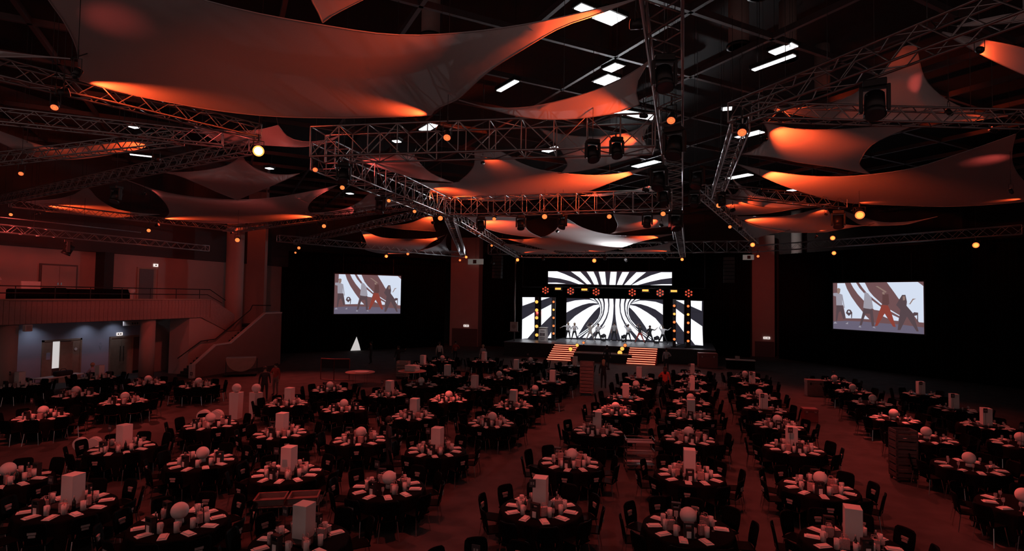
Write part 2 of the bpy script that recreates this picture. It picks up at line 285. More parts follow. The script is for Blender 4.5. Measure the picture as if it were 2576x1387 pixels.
 ('grey sail tip above the bright lamp over the right pillar', [[[2.26,31.28,9.9],[3.09,35.65,9.74]],[[4.02,39.46,9.6],[4.55,37.71,9.64]],[[5.39,36.39,9.7],[4.03,35.03,9.79],[3.0,33.13,9.85]]]),
]
LAMPS = [
 [[-12.32, 7.81, 9.3], 0.07],
 [[-20.49, 12.1, 9.3], 0.073],
 [[-11.06, 12.04, 9.4], 0.153],
 [[-10.99, 14.33, 9.4], 0.086],
 [[-11.87, 17.01, 9.4], 0.089],
 [[-5.29, 11.52, 9.2], 0.095],
 [[-1.78, 13.92, 9.2], 0.104],
 [[-0.38, 11.88, 9.3], 0.098],
 [[1.09, 13.14, 9.3], 0.108],
 [[-6.4, 24.83, 9.3], 0.13],
 [[-11.44, 24.33, 9.3], 0.128],
 [[-11.66, 22.11, 9.3], 0.083],
 [[-11.34, 19.34, 9.3], 0.058],
 [[-8.97, 25.11, 9.3], 0.094],
 [[-3.51, 25.43, 9.3], 0.114],
 [[-1.12, 25.06, 9.3], 0.113],
 [[-29.71, 17.22, 9.0], 0.065],
 [[-28.25, 22.88, 8.9], 0.103],
 [[-17.63, 23.8, 9.0], 0.107],
 [[-24.03, 24.8, 8.5], 0.13],
 [[-25.66, 31.96, 8.7], 0.144],
 [[-27.12, 33.42, 8.5], 0.1],
 [[-25.89, 43.95, 9.0], 0.198],
 [[-23.12, 42.79, 9.1], 0.16],
 [[-19.43, 46.98, 9.1], 0.176],
 [[-20.59, 48.26, 8.9], 0.145],
 [[-15.8, 51.09, 9.1], 0.23],
 [[-13.52, 37.41, 9.2], 0.112],
 [[-8.68, 52.83, 9.1], 0.277],
 [[-0.64, 50.34, 9.0], 0.189],
 [[3.91, 39.4, 9.2], 0.207],
 [[5.37, 49.92, 9.2], 0.15],
 [[8.43, 38.78, 9.5], 0.204],
 [[10.61, 48.45, 9.3], 0.218],
 [[6.93, 27.12, 9.3], 0.203],
 [[17.4, 42.77, 9.3], 0.257],
 [[1.11, 23.89, 9.4], 0.108],
 [[1.89, 29.49, 9.2], 0.088],
]
TRUSSES = [
 ['spine', [-0.38, 7.69, 10.0], [-0.72, 37.42, 9.7], 0.55, 1],
 ['crossA', [-0.91, 14.88, 9.9], [-10.32, 13.55, 9.9], 0.85, 1],
 ['crossB', [-0.76, 25.28, 9.9], [-11.59, 24.81, 9.9], 0.85, 1],
 ['diag', [-10.94, 14.62, 9.9], [-11.59, 24.81, 9.9], 0.85, 1],
 ['ladder', [1.21, 14.87, 10.0], [1.07, 24.79, 10.0], 0.4, 1],
 ['rup', [1.02, 14.06, 10.0], [4.7, 9.76, 10.0], 0.45, 1],
 ['rhor', [1.45, 14.03, 10.0], [8.0, 16.37, 10.0], 0.35, 1],
 ['r8', [0.4, 23.56, 10.0], [4.22, 40.84, 9.6], 0.4, 0],
 ['r9', [0.84, 24.19, 10.1], [6.7, 28.92, 10.1], 0.45, 0],
 ['l1', [-13.3, 7.13, 10.0], [-11.29, 12.26, 10.0], 0.35, 1],
 ['l2', [-17.04, 9.19, 10.0], [-12.9, 12.64, 10.0], 0.35, 1],
 ['l2b', [-23.25, 12.61, 10.0], [-14.02, 12.18, 10.0], 0.35, 1],
 ['l3', [-34.9, 19.02, 10.0], [-12.51, 13.45, 10.0], 0.35, 1],
 ['l4', [-33.47, 19.34, 10.0], [-30.24, 31.16, 10.0], 0.35, 0],
 ['l4c', [-30.24, 31.16, 10.0], [-12.14, 24.1, 10.0], 0.35, 0],
 ['l5', [-29.7, 36.64, 9.6], [-12.18, 25.06, 9.8], 0.35, 0],
 ['leg1', [-12.25, 27.15, 9.8], [-20.32, 48.46, 9.4], 0.45, 0],
 ['leg2', [-12.01, 27.66, 9.8], [-15.16, 49.03, 9.4], 0.45, 0],
 ['front', [-15.02, 48.56, 9.4], [-0.64, 50.15, 9.4], 0.5, 0],
 ['leg3', [-0.61, 31.15, 9.7], [-0.57, 50.16, 9.4], 0.45, 0],
 ['ldrape', [-27.48, 32.04, 9.4], [-20.13, 47.99, 9.4], 0.45, 0],
 ['rdrape', [4.91, 53.88, 10.1], [19.29, 41.48, 10.1], 0.55, 0],
]
HOUSE = [
 [[-6.57, 19.65, 13.5], 0.2, 1.25],
 [[-2.2, 15.53, 13.5], 0.6, 0.75],
 [[-2.71, 14.95, 13.5], 0.3, 0.7],
 [[2.53, 19.31, 13.2], 0.18, 1.4],
 [[-2.92, 20.06, 13.5], 0.6, 0.8],
 [[-2.53, 19.03, 13.5], 0.4, 0.6],
 [[-28.69, 22.73, 13.0], 0.2, 1.2],
 [[-22.45, 17.32, 12.5], 0.3, 0.3],
 [[-20.75, 23.39, 12.0], 0.3, 0.3],
 [[-20.79, 30.61, 12.0], 0.35, 0.35],
 [[-11.8, 23.6, 13.5], 0.5, 1.2],
 [[-7.09, 28.87, 13.5], 0.5, 1.2],
 [[6.83, 41.06, 13.0], 0.5, 1.2],
 [[-2.24, 24.26, 13.5], 0.6, 2.0],
 [[-2.49, 33.47, 13.5], 0.6, 1.8],
 [[2.96, 20.23, 14.0], 0.4, 0.8],
 [[1.28, 21.37, 12.5], 0.3, 0.3],
 [[2.53, 26.81, 13.0], 0.5, 1.2],
 [[2.83, 35.88, 13.0], 0.6, 1.5],
 [[-12.65, 22.14, 12.5], 0.3, 0.3],
 [[-18.61, 12.82, 12.5], 0.2, 0.6],
]
TABLES = [
 (-13.23, 9.02, 'box', 'f'),
 (-10.14, 9.15, 'ball', 'f'),
 (-16.45, 9.75, 'ball', 'f'),
 (-16.62, 12.84, 'box', 'f'),
 (-13.21, 12.59, 'ball', 'f'),
 (-23.36, 14.86, 'ball', 'f'),
 (-26.73, 18.37, 'ball', 'f'),
 (-23.38, 18.09, 'ball', 'f'),
 (-31.84, 19.11, 'box', 'f'),
 (-30.98, 22.40, 'box', 'f'),
 (-26.91, 22.04, 'ball', 'f'),
 (-23.98, 22.45, 'ball', 'f'),
 (-16.57, 16.14, 'ball', 'f'),
 (-10.27, 12.59, 'box', 'f'),
 (-13.37, 16.00, 'box', 'f'),
 (-16.71, 20.33, 'box', 'f'),
 (-13.76, 20.24, 'ball', 'f'),
 (-17.17, 24.01, 'ball', 'f'),
 (-13.80, 23.84, 'box', 'f'),
 (-10.48, 20.14, 'box', 'f'),
 (-10.63, 23.82, 'ball', 'f'),
 (-13.67, 27.12, 'ball', 'p'),
 (-10.67, 27.14, 'box', 'p'),
 (-13.72, 30.61, 'box', 'p'),
 (-17.41, 34.72, 'box', 'p'),
 (-17.26, 37.61, 'ball', 'p'),
 (-14.44, 38.65, 'box', 'p'),
 (-10.72, 31.22, 'ball', 'p'),
 (-7.42, 23.62, 'box', 'f'),
 (-7.16, 20.11, 'ball', 'f'),
 (-10.43, 16.28, 'ball', 'f'),
 (-7.53, 16.01, 'box', 'f'),
 (-7.19, 12.51, 'ball', 'f'),
 (-7.24, 9.30, 'box', 'f'),
 (-3.21, 12.49, 'box', 'f'),
 (-0.03, 12.55, 'ball', 'f'),
 (0.01, 16.24, 'box', 'f'),
 (-3.31, 16.19, 'ball', 'f'),
 (-3.15, 20.34, 'box', 'f'),
 (-2.98, 23.96, 'ball', 'f'),
 (0.01, 20.36, 'ball', 'f'),
 (0.03, 24.24, 'box', 'f'),
 (0.07, 27.47, 'ball', 'p'),
 (0.07, 30.86, 'box', 'p'),
 (0.13, 37.44, 'box', 'p'),
 (-2.96, 27.41, 'box', 'p'),
 (-2.72, 30.63, 'ball', 'p'),
 (-2.88, 34.46, 'box', 'p'),
 (-7.64, 38.47, 'box', 'p'),
 (-7.43, 30.84, 'box', 'p'),
 (-7.35, 27.00, 'ball', 'p'),
 (-10.84, 34.99, 'box', 'p'),
 (-11.00, 39.18, 'ball', 'p'),
 (3.48, 34.73, 'box', 'p'),
 (3.26, 30.21, 'ball', 'p'),
 (3.18, 26.97, 'box', 'p'),
 (3.26, 23.71, 'ball', 'f'),
 (3.25, 20.32, 'box', 'f'),
 (3.20, 16.33, 'ball', 'f'),
 (3.10, 12.89, 'box', 'f'),
 (8.27, 37.74, 'ball', 'p'),
 (8.32, 34.05, 'ball', 'p'),
 (8.25, 30.60, 'ball', 'p'),
 (8.05, 26.86, 'ball', 'p'),
 (8.04, 23.51, 'ball', 'p'),
 (7.90, 20.02, 'ball', 'p'),
 (11.56, 34.37, 'box', 'p'),
 (11.44, 30.39, 'box', 'p'),
 (11.16, 26.81, 'box', 'p'),
 (10.88, 23.75, 'ball', 'p'),
 (7.67, 16.63, 'ball', 'p'),
 (3.30, 37.51, 'ball', 'p'),
 (-3.2, 9.0, 'none', 'f'),
 (0.1, 34.1, 'ball', 'p'),
 (-7.5, 34.6, 'none', 'p'),
]
MAIN_STRIPES = [[[-12.12,5.02],[-11.22,5.25],[-10.27,5.35],[-9.7,5.35],[-9.32,5.23],[-9.08,5.14],[-8.84,4.98],[-9.31,5.02],[-9.79,4.99],[-10.45,4.81],[-11.22,4.49],[-12.11,3.99]],[[-12.09,2.78],[-11.21,3.64],[-10.45,4.17],[-9.78,4.57],[-9.31,4.79],[-8.77,4.89],[-8.68,4.66],[-8.84,4.54],[-9.21,4.16],[-9.77,3.48],[-10.24,2.81],[-10.85,1.75],[-11.04,1.42],[-12.08,1.4]],[[-9.72,5.49],[-9.34,5.51],[-9.08,5.24],[-8.82,5.03],[-9.03,5.17],[-9.36,5.33]],[[-7.73,5.52],[-7.7,4.8],[-7.78,4.09],[-7.94,3.53],[-8.22,2.96],[-8.54,2.44],[-8.91,1.96],[-9.28,1.46],[-7.85,1.46],[-7.65,2.1],[-7.49,2.71],[-7.38,3.36],[-7.32,3.97],[-7.29,4.8],[-7.33,5.52]],[[-8.24,5.51],[-8.16,5.02],[-8.18,4.41],[-8.29,3.85],[-8.59,3.28],[-9.01,2.8],[-9.48,2.36],[-10.04,1.88],[-10.42,1.46],[-9.75,1.46],[-9.28,2.0],[-8.82,2.48],[-8.4,2.96],[-8.08,3.53],[-7.86,4.19],[-7.82,4.89],[-7.89,5.51]],[[-8.73,5.5],[-8.54,5.11],[-8.44,4.64],[-8.44,4.08],[-8.69,3.42],[-9.06,2.89],[-9.67,2.36],[-10.85,1.54],[-10.75,1.45],[-10.23,1.87],[-9.62,2.34],[-9.1,2.8],[-8.69,3.32],[-8.41,3.89],[-8.29,4.46],[-8.3,5.02],[-8.43,5.51]],[[-9.15,5.5],[-8.84,5.15],[-8.65,4.73],[-8.61,4.4],[-8.65,3.93],[-8.83,3.46],[-9.29,2.93],[-9.86,2.42],[-10.85,1.73],[-10.85,1.64],[-9.76,2.4],[-9.2,2.89],[-8.8,3.37],[-8.57,3.89],[-8.52,4.26],[-8.55,4.73],[-8.68,5.15],[-8.92,5.5]]]
HEAD_STRIPES = [[[-13.98,8.25],[-13.0,8.25],[-12.2,7.93],[-11.19,7.48],[-10.2,6.91],[-10.77,6.91],[-11.69,7.23],[-12.7,7.47],[-13.97,7.63]],[[-13.97,7.05],[-13.03,7.06],[-12.1,6.95],[-13.03,6.93],[-13.96,6.95]],[[-11.57,8.2],[-10.62,8.2],[-10.04,7.6],[-9.46,6.92],[-9.91,6.91],[-10.7,7.6]],[[-9.96,8.2],[-9.27,8.2],[-8.94,7.53],[-8.73,6.88],[-9.18,6.88],[-9.55,7.57]],[[-8.74,8.19],[-8.1,8.19],[-7.97,6.86],[-8.41,6.89]],[[-7.55,8.18],[-6.94,8.18],[-7.05,6.86],[-7.67,6.85]],[[-6.39,8.16],[-5.72,8.16],[-6.07,7.5],[-6.38,6.85],[-6.93,6.86],[-6.7,7.5]],[[-5.02,8.14],[-4.09,8.14],[-4.86,7.51],[-5.56,6.85],[-6.21,6.85],[-5.64,7.5]],[[-2.65,8.14],[-1.65,8.14],[-1.65,7.59],[-2.64,7.45],[-3.71,7.2],[-4.86,6.83],[-5.48,6.85],[-4.55,7.39],[-3.63,7.83]],[[-3.7,6.83],[-2.64,6.97],[-1.65,6.99],[-1.65,6.85],[-2.64,6.83]]]
WING_STRIPES = [[[-16.12,5.5],[-14.82,5.52],[-14.81,5.09],[-16.09,4.63]],[[-16.1,3.25],[-14.84,4.01],[-14.81,2.2],[-15.51,1.37],[-16.1,1.31]],[[-14.15,5.51],[-13.28,5.52],[-14.15,5.22]],[[-14.13,4.3],[-13.11,4.84],[-13.1,3.73],[-14.11,2.74]],[[-13.08,2.1],[-13.07,1.5],[-13.44,1.49]],[[-1.18,5.46],[-0.47,5.44],[-0.47,5.1]],[[-1.18,4.72],[-0.46,4.18],[-0.49,2.67],[-1.19,3.6]],[[-1.2,1.86],[-1.03,1.62],[-1.22,1.61]],[[0.09,5.43],[1.01,5.41],[1.0,4.55],[0.11,4.94]],[[0.11,3.85],[1.05,3.21],[1.15,1.54],[0.45,1.58],[0.11,2.02]]]
WING_PANELS = [[[-16.14,5.5],[-14.82,5.52],[-14.8,1.36],[-16.1,1.31]],[[-14.15,5.52],[-13.12,5.52],[-13.07,1.46],[-14.09,1.39]],[[-1.18,5.46],[-0.47,5.44],[-0.48,1.61],[-1.18,1.62]],[[0.09,5.43],[1.01,5.41],[1.12,1.5],[0.12,1.49]]]
LAMP_COLUMNS = [[[-14.52,5.06],[-14.51,4.24],[-14.5,3.48],[-14.49,2.63],[-14.47,1.77]],[[-12.8,5.09],[-12.79,4.31],[-12.78,3.52],[-12.77,2.73],[-12.76,1.98]],[[-1.3,4.96],[-1.29,4.24],[-1.29,3.52],[-1.29,2.76],[-1.28,2.02]],[[-0.13,4.95],[-0.13,4.22],[-0.12,3.49],[-0.12,2.68],[-0.12,1.91]]]
FLOWERS = [[-13.47,6.22],[-10.97,6.17],[-8.5,6.12],[-5.12,6.1],[-2.6,6.1],[-0.09,6.09]]
BLINDERS = [[-12.21,6.38],[-9.62,6.33],[-3.92,6.31],[-1.38,6.28]]
PICTURE = [['floor',[[0,0.84],[0.168,0.814],[0.36,0.813],[0.562,0.829],[0.754,0.836],[1,0.871],[1,1],[0,1]]],['white',[[0.055,0.005],[0.149,0.005],[0.173,0.125],[0.226,0.297],[0.293,0.467],[0.36,0.616],[0.341,0.752],[0.158,0.76],[0.13,0.504],[0.055,0.275]]],['white',[[0.219,0.001],[0.284,0.001],[0.323,0.114],[0.385,0.239],[0.467,0.369],[0.567,0.505],[0.548,0.576],[0.49,0.562],[0.442,0.486],[0.37,0.373],[0.303,0.241],[0.25,0.106]]],['white',[[0.318,0.001],[0.386,0.002],[0.433,0.175],[0.481,0.28],[0.577,0.443],[0.567,0.461],[0.481,0.333],[0.414,0.229],[0.361,0.114]]],['white',[[0.631,0.003],[0.947,0.004],[1,0.083],[1,0.78],[0.955,0.776],[0.875,0.572],[0.803,0.424],[0.751,0.324],[0.708,0.205]]],['white',[[0.389,0.681],[0.435,0.761],[0.37,0.758]]],['white',[[0.605,0.633],[0.636,0.726],[0.586,0.687]]],['white',[[0.677,0.645],[0.754,0.708],[0.749,0.768],[0.696,0.764]]],['white',[[0.668,0.555],[0.769,0.664],[0.764,0.677],[0.663,0.577]]],['grey',[[0.005,0.221],[0.063,0.214],[0.12,0.255],[0.149,0.539],[0.137,0.54],[0.116,0.347],[0.12,0.486],[0.043,0.486],[0.041,0.294],[0.005,0.277]]],['skin',[[0.053,0.126],[0.072,0.109],[0.096,0.13],[0.091,0.209],[0.075,0.237],[0.058,0.224]]],['dark',[[0.046,0.49],[0.123,0.486],[0.149,0.687],[0.149,0.779],[0.13,0.781],[0.096,0.608],[0.072,0.647],[0.053,0.826],[0.036,0.827]]],['grey',[[0.005,0.887],[0.029,0.842],[0.053,0.881]]],['grey',[[0.156,0.879],[0.187,0.839],[0.187,0.885]]],['dark',[[0.163,0.649],[0.178,0.583],[0.199,0.568],[0.221,0.58],[0.24,0.634],[0.235,0.752],[0.226,0.753],[0.226,0.662],[0.199,0.71],[0.173,0.666]]],['white',[[0.185,0.629],[0.199,0.591],[0.216,0.626],[0.202,0.641]]],['grey',[[0.385,0.203],[0.424,0.22],[0.462,0.307],[0.483,0.527],[0.437,0.561],[0.37,0.525],[0.38,0.337]]],['dark',[[0.375,0.534],[0.476,0.554],[0.494,0.897],[0.465,0.9],[0.447,0.645],[0.394,0.649],[0.35,0.895],[0.326,0.888],[0.36,0.652]]],['grey',[[0.312,0.935],[0.331,0.901],[0.345,0.94]]],['grey',[[0.475,0.926],[0.489,0.902],[0.509,0.94]]],['deep',[[0.587,0.242],[0.65,0.241],[0.659,0.431],[0.64,0.466],[0.582,0.452]]],['red',[[0.577,0.461],[0.644,0.466],[0.678,0.602],[0.725,0.89],[0.696,0.885],[0.61,0.624],[0.528,0.885],[0.499,0.897],[0.538,0.656]]],['skin',[[0.511,0.077],[0.535,0.077],[0.631,0.189],[0.621,0.215],[0.563,0.138]]],['skin',[[0.583,0.199],[0.607,0.198],[0.611,0.25],[0.587,0.242]]],['dark',[[0.794,0.254],[0.828,0.253],[0.842,0.388],[0.837,0.465],[0.899,0.604],[0.955,0.951],[0.935,0.953],[0.841,0.676],[0.772,0.945],[0.744,0.948],[0.774,0.544],[0.731,0.453],[0.76,0.358]]],['skin',[[0.799,0.28],[0.823,0.279],[0.823,0.355],[0.803,0.364]]],['skin',[[0.837,0.422],[0.866,0.429],[0.9,0.327],[0.933,0.326],[0.904,0.352],[0.875,0.437]]],['dark',[[0.899,0.613],[0.913,0.586],[0.952,0.592],[0.951,0.776],[0.941,0.777],[0.942,0.643],[0.908,0.662]]]]
STREAKS = [
 ([-12.61, 8.25, 9.79], [-12.16, 9.07, 10.11], 2250, 54, 'o'),
 ([-6.0, 12.5, 9.79], [-6.65, 12.21, 10.14], 1045, 56, 'o'),
 ([-0.96, 9.49, 10.27], [-2.18, 9.66, 10.52], 6758, 50, 'o'),
 ([-9.89, 6.62, 9.32], [-10.06, 7.29, 10.55], 37, 56, 'r'),
 ([-1.09, 13.05, 9.84], [-1.92, 13.38, 10.14], 862, 57, 'o'),
 ([-1.39, 17.55, 10.58], [-2.15, 17.88, 10.56], 1459, 60, 'o'),
 ([-7.34, 19.24, 10.55], [-7.32, 20.21, 10.83], 837, 54, 'o'),
 ([-1.71, 22.02, 9.82], [-3.5, 23.27, 10.59], 12502, 69, 'o'),
 ([-11.06, 21.89, 9.85], [-10.84, 23.32, 10.36], 4217, 55, 'o'),
 ([-10.82, 16.14, 9.8], [-10.71, 17.4, 10.22], 753, 53, 'r'),
 ([-1.0, 25.04, 10.47], [-2.0, 24.97, 10.53], 558, 49, 'o'),
 ([-15.47, 12.64, 9.63], [-16.83, 13.01, 10.12], 3228, 53, 'o'),
 ([-33.29, 20.58, 9.65], [-33.42, 22.12, 10.21], 5343, 54, 'o'),
 ([-31.02, 25.76, 9.66], [-30.02, 26.02, 10.02], 2599, 53, 'o'),
 ([-20.27, 26.79, 9.58], [-21.55, 27.0, 10.02], 4062, 54, 'o'),
 ([-25.21, 20.17, 10.3], [-25.23, 20.81, 10.48], 105, 65, 'r'),
 ([-15.73, 22.44, 10.19], [-17.47, 23.14, 10.53], 1724, 51, 'r'),
 ([-31.37, 31.89, 9.89], [-30.96, 31.98, 10.11], 191, 51, 'o'),
 ([-13.97, 28.69, 9.72], [-14.84, 29.87, 10.06], 3327, 55, 'o'),
 ([-21.3, 32.82, 9.04], [-21.88, 34.76, 9.69], 5010, 61, 'o'),
 ([-17.3, 36.38, 9.51], [-18.4, 37.58, 9.75], 4693, 49, 'o'),
 ([-27.18, 45.88, 9.1], [-26.57, 45.89, 9.4], 367, 61, 'o'),
 ([-11.45, 29.47, 9.05], [-11.37, 31.86, 9.94], 9270, 74, 'o'),
 ([-7.57, 32.54, 9.56], [-7.52, 34.35, 10.14], 2463, 54, 'o'),
 ([-1.82, 39.29, 9.42], [-2.74, 40.27, 9.82], 3937, 54, 'o'),
 ([-8.39, 46.83, 9.26], [-7.96, 47.19, 9.56], 293, 62, 'o'),
 ([-12.84, 37.99, 9.32], [-12.38, 39.18, 9.72], 1709, 54, 'o'),
 ([-1.57, 32.0, 9.69], [-2.3, 33.08, 10.02], 2379, 54, 'o'),
 ([-14.09, 46.79, 9.11], [-13.5, 46.62, 9.46], 248, 58, 'o'),
 ([-1.4, 46.34, 9.08], [-2.29, 46.62, 9.43], 777, 53, 'o'),
 ([1.6, 14.17, 9.85], [2.23, 14.56, 10.13], 847, 52, 'o'),
 ([7.01, 16.4, 9.88], [6.64, 16.32, 10.15], 101, 64, 'o'),
 ([5.85, 15.69, 10.2], [5.33, 16.08, 11.08], 81, 30, 'r'),
 ([2.01, 17.02, 10.16], [2.83, 18.07, 10.45], 3687, 57, 'o'),
 ([2.45, 21.85, 9.55], [3.72, 23.67, 10.36], 12841, 68, 'o'),
 ([10.27, 22.84, 9.43], [10.04, 23.63, 10.67], 135, 59, 'r'),
 ([7.36, 29.65, 9.94], [7.85, 29.76, 10.23], 147, 62, 'o'),
 ([13.82, 29.45, 9.86], [13.5, 29.79, 10.16], 205, 62, 'o'),
 ([4.92, 11.82, 10.11], [5.37, 12.51, 10.31], 1241, 46, 'o'),
 ([1.9, 27.07, 9.68], [2.73, 28.03, 10.09], 2074, 54, 'o'),
 ([1.5, 27.45, 9.73], [1.96, 28.13, 10.03], 644, 56, 'o'),
 ([2.59, 31.73, 9.38], [3.57, 32.99, 9.94], 6174, 53, 'o'),
 ([6.55, 31.57, 9.98], [6.51, 32.41, 10.24], 712, 57, 'o'),
 ([7.38, 37.82, 9.55], [7.62, 37.73, 9.85], 35, 56, 'o'),
 ([-17.67, 26.49, 10.15], [-18.27, 26.85, 10.31], 241, 62, 'r'),
]

# ---------------------------------------------------------------- the hall
struct(MB().box(-40, 28, -6, 64, -.3, 0).build('floor', 'carpet'))
struct(MB().box(-40, 28, -2, 64, 16.6, 16.9).build('ceiling', 'ceiling_black'))
grid = sroot('trim_1', 'diagonal grid of thin metal beams under the dark ceiling')
def beam(p, q, z, w, h, parent, m='beam', name='beam'):
    p = Vector(p); q = Vector(q); d = (q - p); L = d.length
    o = MB().box(0, L, -w/2, w/2, 0, h).build(name, m, parent); o.location = (p.x, p.y, z); o.rotation_euler = (0, 0, math.atan2(d.y, d.x)); return o
def clip(a, b):
    """part of the line a-b inside the hall rectangle"""
    t0, t1 = 0.0, 1.0
    for k, (lo, hi) in enumerate(((-36, 24), (4, 60))):
        d = b[k] - a[k]
        u, v = sorted(((lo - a[k])/d, (hi - a[k])/d)); t0 = max(t0, u); t1 = min(t1, v)
    if t1 - t0 < .02: return None
    return [tuple(a[k] + (b[k]-a[k])*t for k in (0, 1)) for t in (t0, t1)]
for k in range(-6, 14):
    c = 16.85 + 5*k
    s = clip((-100, c + 100), (100, c - 100))
    if s: beam(*s, 14.0, .13, .2, grid)
    s = clip((-100, c - 100), (100, c + 100))
    if s: beam(*s, 14.0, .13, .2, grid)
for i, (x, y, r) in enumerate(((1.9, 17.2, .3), (1.6, 20.6, .34), (3.4, 22.2, .3), (-3.2, 25.0, .3), (-8.5, 17.0, .32), (5.4, 26.5, .3))):
    d = thing('ventilation_duct', 'round dark ventilation duct hanging from the ceiling, ' + ('right of the spine, nearest', 'right of the spine, second', 'right of the spine, third', 'left of the spine near the centre', 'left of the spine, largest', 'right of the spine, farthest')[i], 'duct', (x, y, 14.4), 0, 'ventilation ducts')
    MB().lathe([(r, 0), (r, 2.2)], 20).build('pipe', 'concrete', d, True); MB().lathe([(r+.06, 0), (r+.06, .1)], 20).build('collar', 'black_metal', d, True)

# left side wall with gallery
WX = -36.0
struct(MB().box(WX-.3, WX, 4, 42.6, 0, 3.9).build('wall_left', 'wall_blue'), 'blue grey wall under the gallery')
up = struct(MB().box(WX-.3, WX, 4, 61.8, 3.9, 16.6).build('wall_left', 'wall_red'), 'pinkish wall above the gallery floor')
struct(MB().box(WX, WX+.35, 4, 61, 8.0, 16.6).build('trim_2', 'wall_dim'), 'bulkhead band topping the gallery wall, shade put into its dark colour')  # dark sheet carries the shade of the upper wall in its colour
struct(MB().box(WX, WX+.06, 29.95, 36.4, 4.9, 7.7).build('trim_3', 'wall_red'), 'lighter painted panel on the gallery wall')
struct(MB().box(WX, WX+.8, 25.6, 26.2, 3.9, 8.0).build('trim_4', 'black_paint'), 'dark pier on the gallery wall')
struct(MB().box(WX, WX+.04, 4, 34, 0, .16).build('baseboard_left', 'black_paint'))
struct(MB().box(WX-.3, WX+2.2, 37.9, 38.2, 0, 16.5).build('trim_5', 'wall_red'), 'short return wall behind the stair')
FX = -32.0
gal = sroot('trim_6', 'gallery slab with vertical timber board front')
MB().box(WX, FX-.06, 4, 30.8, 3.82, 4.85).build('slab', 'concrete', gal)
MB().box(FX-.08, FX-.03, 4, 30.8, 3.8, 5.02).build('front_backing', 'fascia', gal)
bme = MB().bbox(0, .045, 0, .235, 0, 1.2, .008).mesh('board', 'fascia')
y = 15.0
while y < 30.6:
    put('board', bme, gal, (FX-.03 - random.random()*.012, y, 3.81)); y += .245
MB().box(FX-.16, FX+.06, 4, 30.8, 5.02, 5.09).build('coping', 'timber', gal)
# upper stair flight front (in line with the gallery front)
fl2 = MB().prism([(30.8, 5.09), (33.0, 3.95), (33.0, 2.75), (32.4, 2.75), (30.1, 3.8), (30.8, 3.8)], lambda u, v, t: (t, u, v), FX-.08, FX)
fl2.build('stair_front', 'fascia', gal)
MB().prism([(29.2, 0), (29.2, 3.78), (30.6, 3.78), (32.4, 2.7), (38, 2.7), (38, 0)], lambda u, v, t: (t, u, v), FX-1.8, FX-.1).build('under_stair_wall', 'wall_red', gal)
rail = thing('gallery_railing', 'dark metal railing with posts along the gallery edge', 'railing', (FX-.1, 15, 5.08))
for z in (.30, .66): MB().bar((0, 0, z), (0, 15.0, z), .028, 8).build('rail', 'black_metal', rail, True)
pm = MB().bar((0, 0, 0), (0, 0, .66), .022, 8).mesh('post', 'black_metal')
for k in range(9): put('post', pm, rail, (0, .3 + 1.83*k, 0))
MB().tube([(0, 15.0, .66), (0, 15.8, .66), (0, 17.2, -.1)], .028, 8).build('rail_bend', 'black_metal', rail)
MB().tube([(0, 15.0, .30), (0, 15.6, .30), (0, 16.9, -.3)], .024, 8).build('rail_bend', 'black_metal', rail)
# lower flight along the outside
st = sroot('trim_7', 'dark stair flight rising from the hall floor to the gallery')
OX = -30.5
def steps(y0, y1, z0, z1, n):
    for k in range(n):
        ya = y0 + (y1-y0)*k/n; yb = y0 + (y1-y0)*(k+1)/n; zz = z0 + (z1-z0)*(k+1)/n
        MB().box(FX, OX-.15, ya, yb+.03, zz-.18, zz).build('tread', 'black_paint', st)
steps(28.3, 30.0, 0, 1.1, 7)
MB().box(FX, OX-.15, 30.0, 31.2, .92, 1.1).build('landing', 'black_paint', st)
steps(31.2, 34.4, 1.1, 3.1, 12)
MB().box(FX-1.8, OX-.15, 34.4, 36.2, 2.92, 3.1).build('landing', 'black_paint', st)
side = [(28.15, 0), (28.15, .78), (29.9, 1.95), (31.2, 2.0), (34.4, 3.98), (36.2, 3.98), (36.2, 0)]
MB().prism(side, lambda u, v, t: (t, u, v), OX-.13, OX).build('parapet_wall', 'stair_wall_shaded', st)
for a, b in zip(side[1:5], side[2:6]):
    MB().prism([a, b, (b[0], b[1]+.1), (a[0], a[1]+.1)], lambda u, v, t: (t, u, v), OX-.17, OX+.05).build('coping', 'cap_white', st)
MB().box(OX-.2, OX+.08, 28.0, 28.25, 0, .9).build('newel', 'cap_white', st)
hr = thing('stair_handrail', 'dark handrail fixed to the wall beside the lower stair', 'handrail', (FX+.12, 28, 0))
pts = [(0, .2, 1.2), (0, 2.0, 2.2), (0, 3.2, 2.25), (0, 6.4, 4.25), (0, 6.6, 4.6), (1.2, 7.2, 4.6)]
MB().tube(pts, .035, 8).build('rail', 'black_metal', hr)
for yy, zz in ((.6, 1.42), (1.6, 1.98), (2.6, 2.22), (4.0, 2.75), (5.2, 3.5), (6.2, 4.12)): MB().bar((-.12, yy, zz-.12), (0, yy, zz), .02).build('bracket', 'black_metal', hr)
# columns
def column(x, y, r, z0, z1, label, m='concrete', n=1):
    o = struct(MB().lathe([(r, z0), (r, z1)], 28, (x, y, 0)).build('trim_%d' % n, m, None, True), label); return o
column(-33.0, 33.9, .62, 0, 12, 'round column standing beside the stair and gallery end', 'wall_red', 8)
column(-32.6, 26.6, .42, 0, 3.85, 'round column under the gallery front', 'wall_red', 9)
column(-32.6, 19.0, .42, 0, 3.85, 'round column at the left edge under the gallery', 'wall_red', 10)
struct(MB().box(-36, -35.2, 29.0, 30.4, 0, 3.82).build('trim_11', 'concrete'), 'grey pier under the gallery')
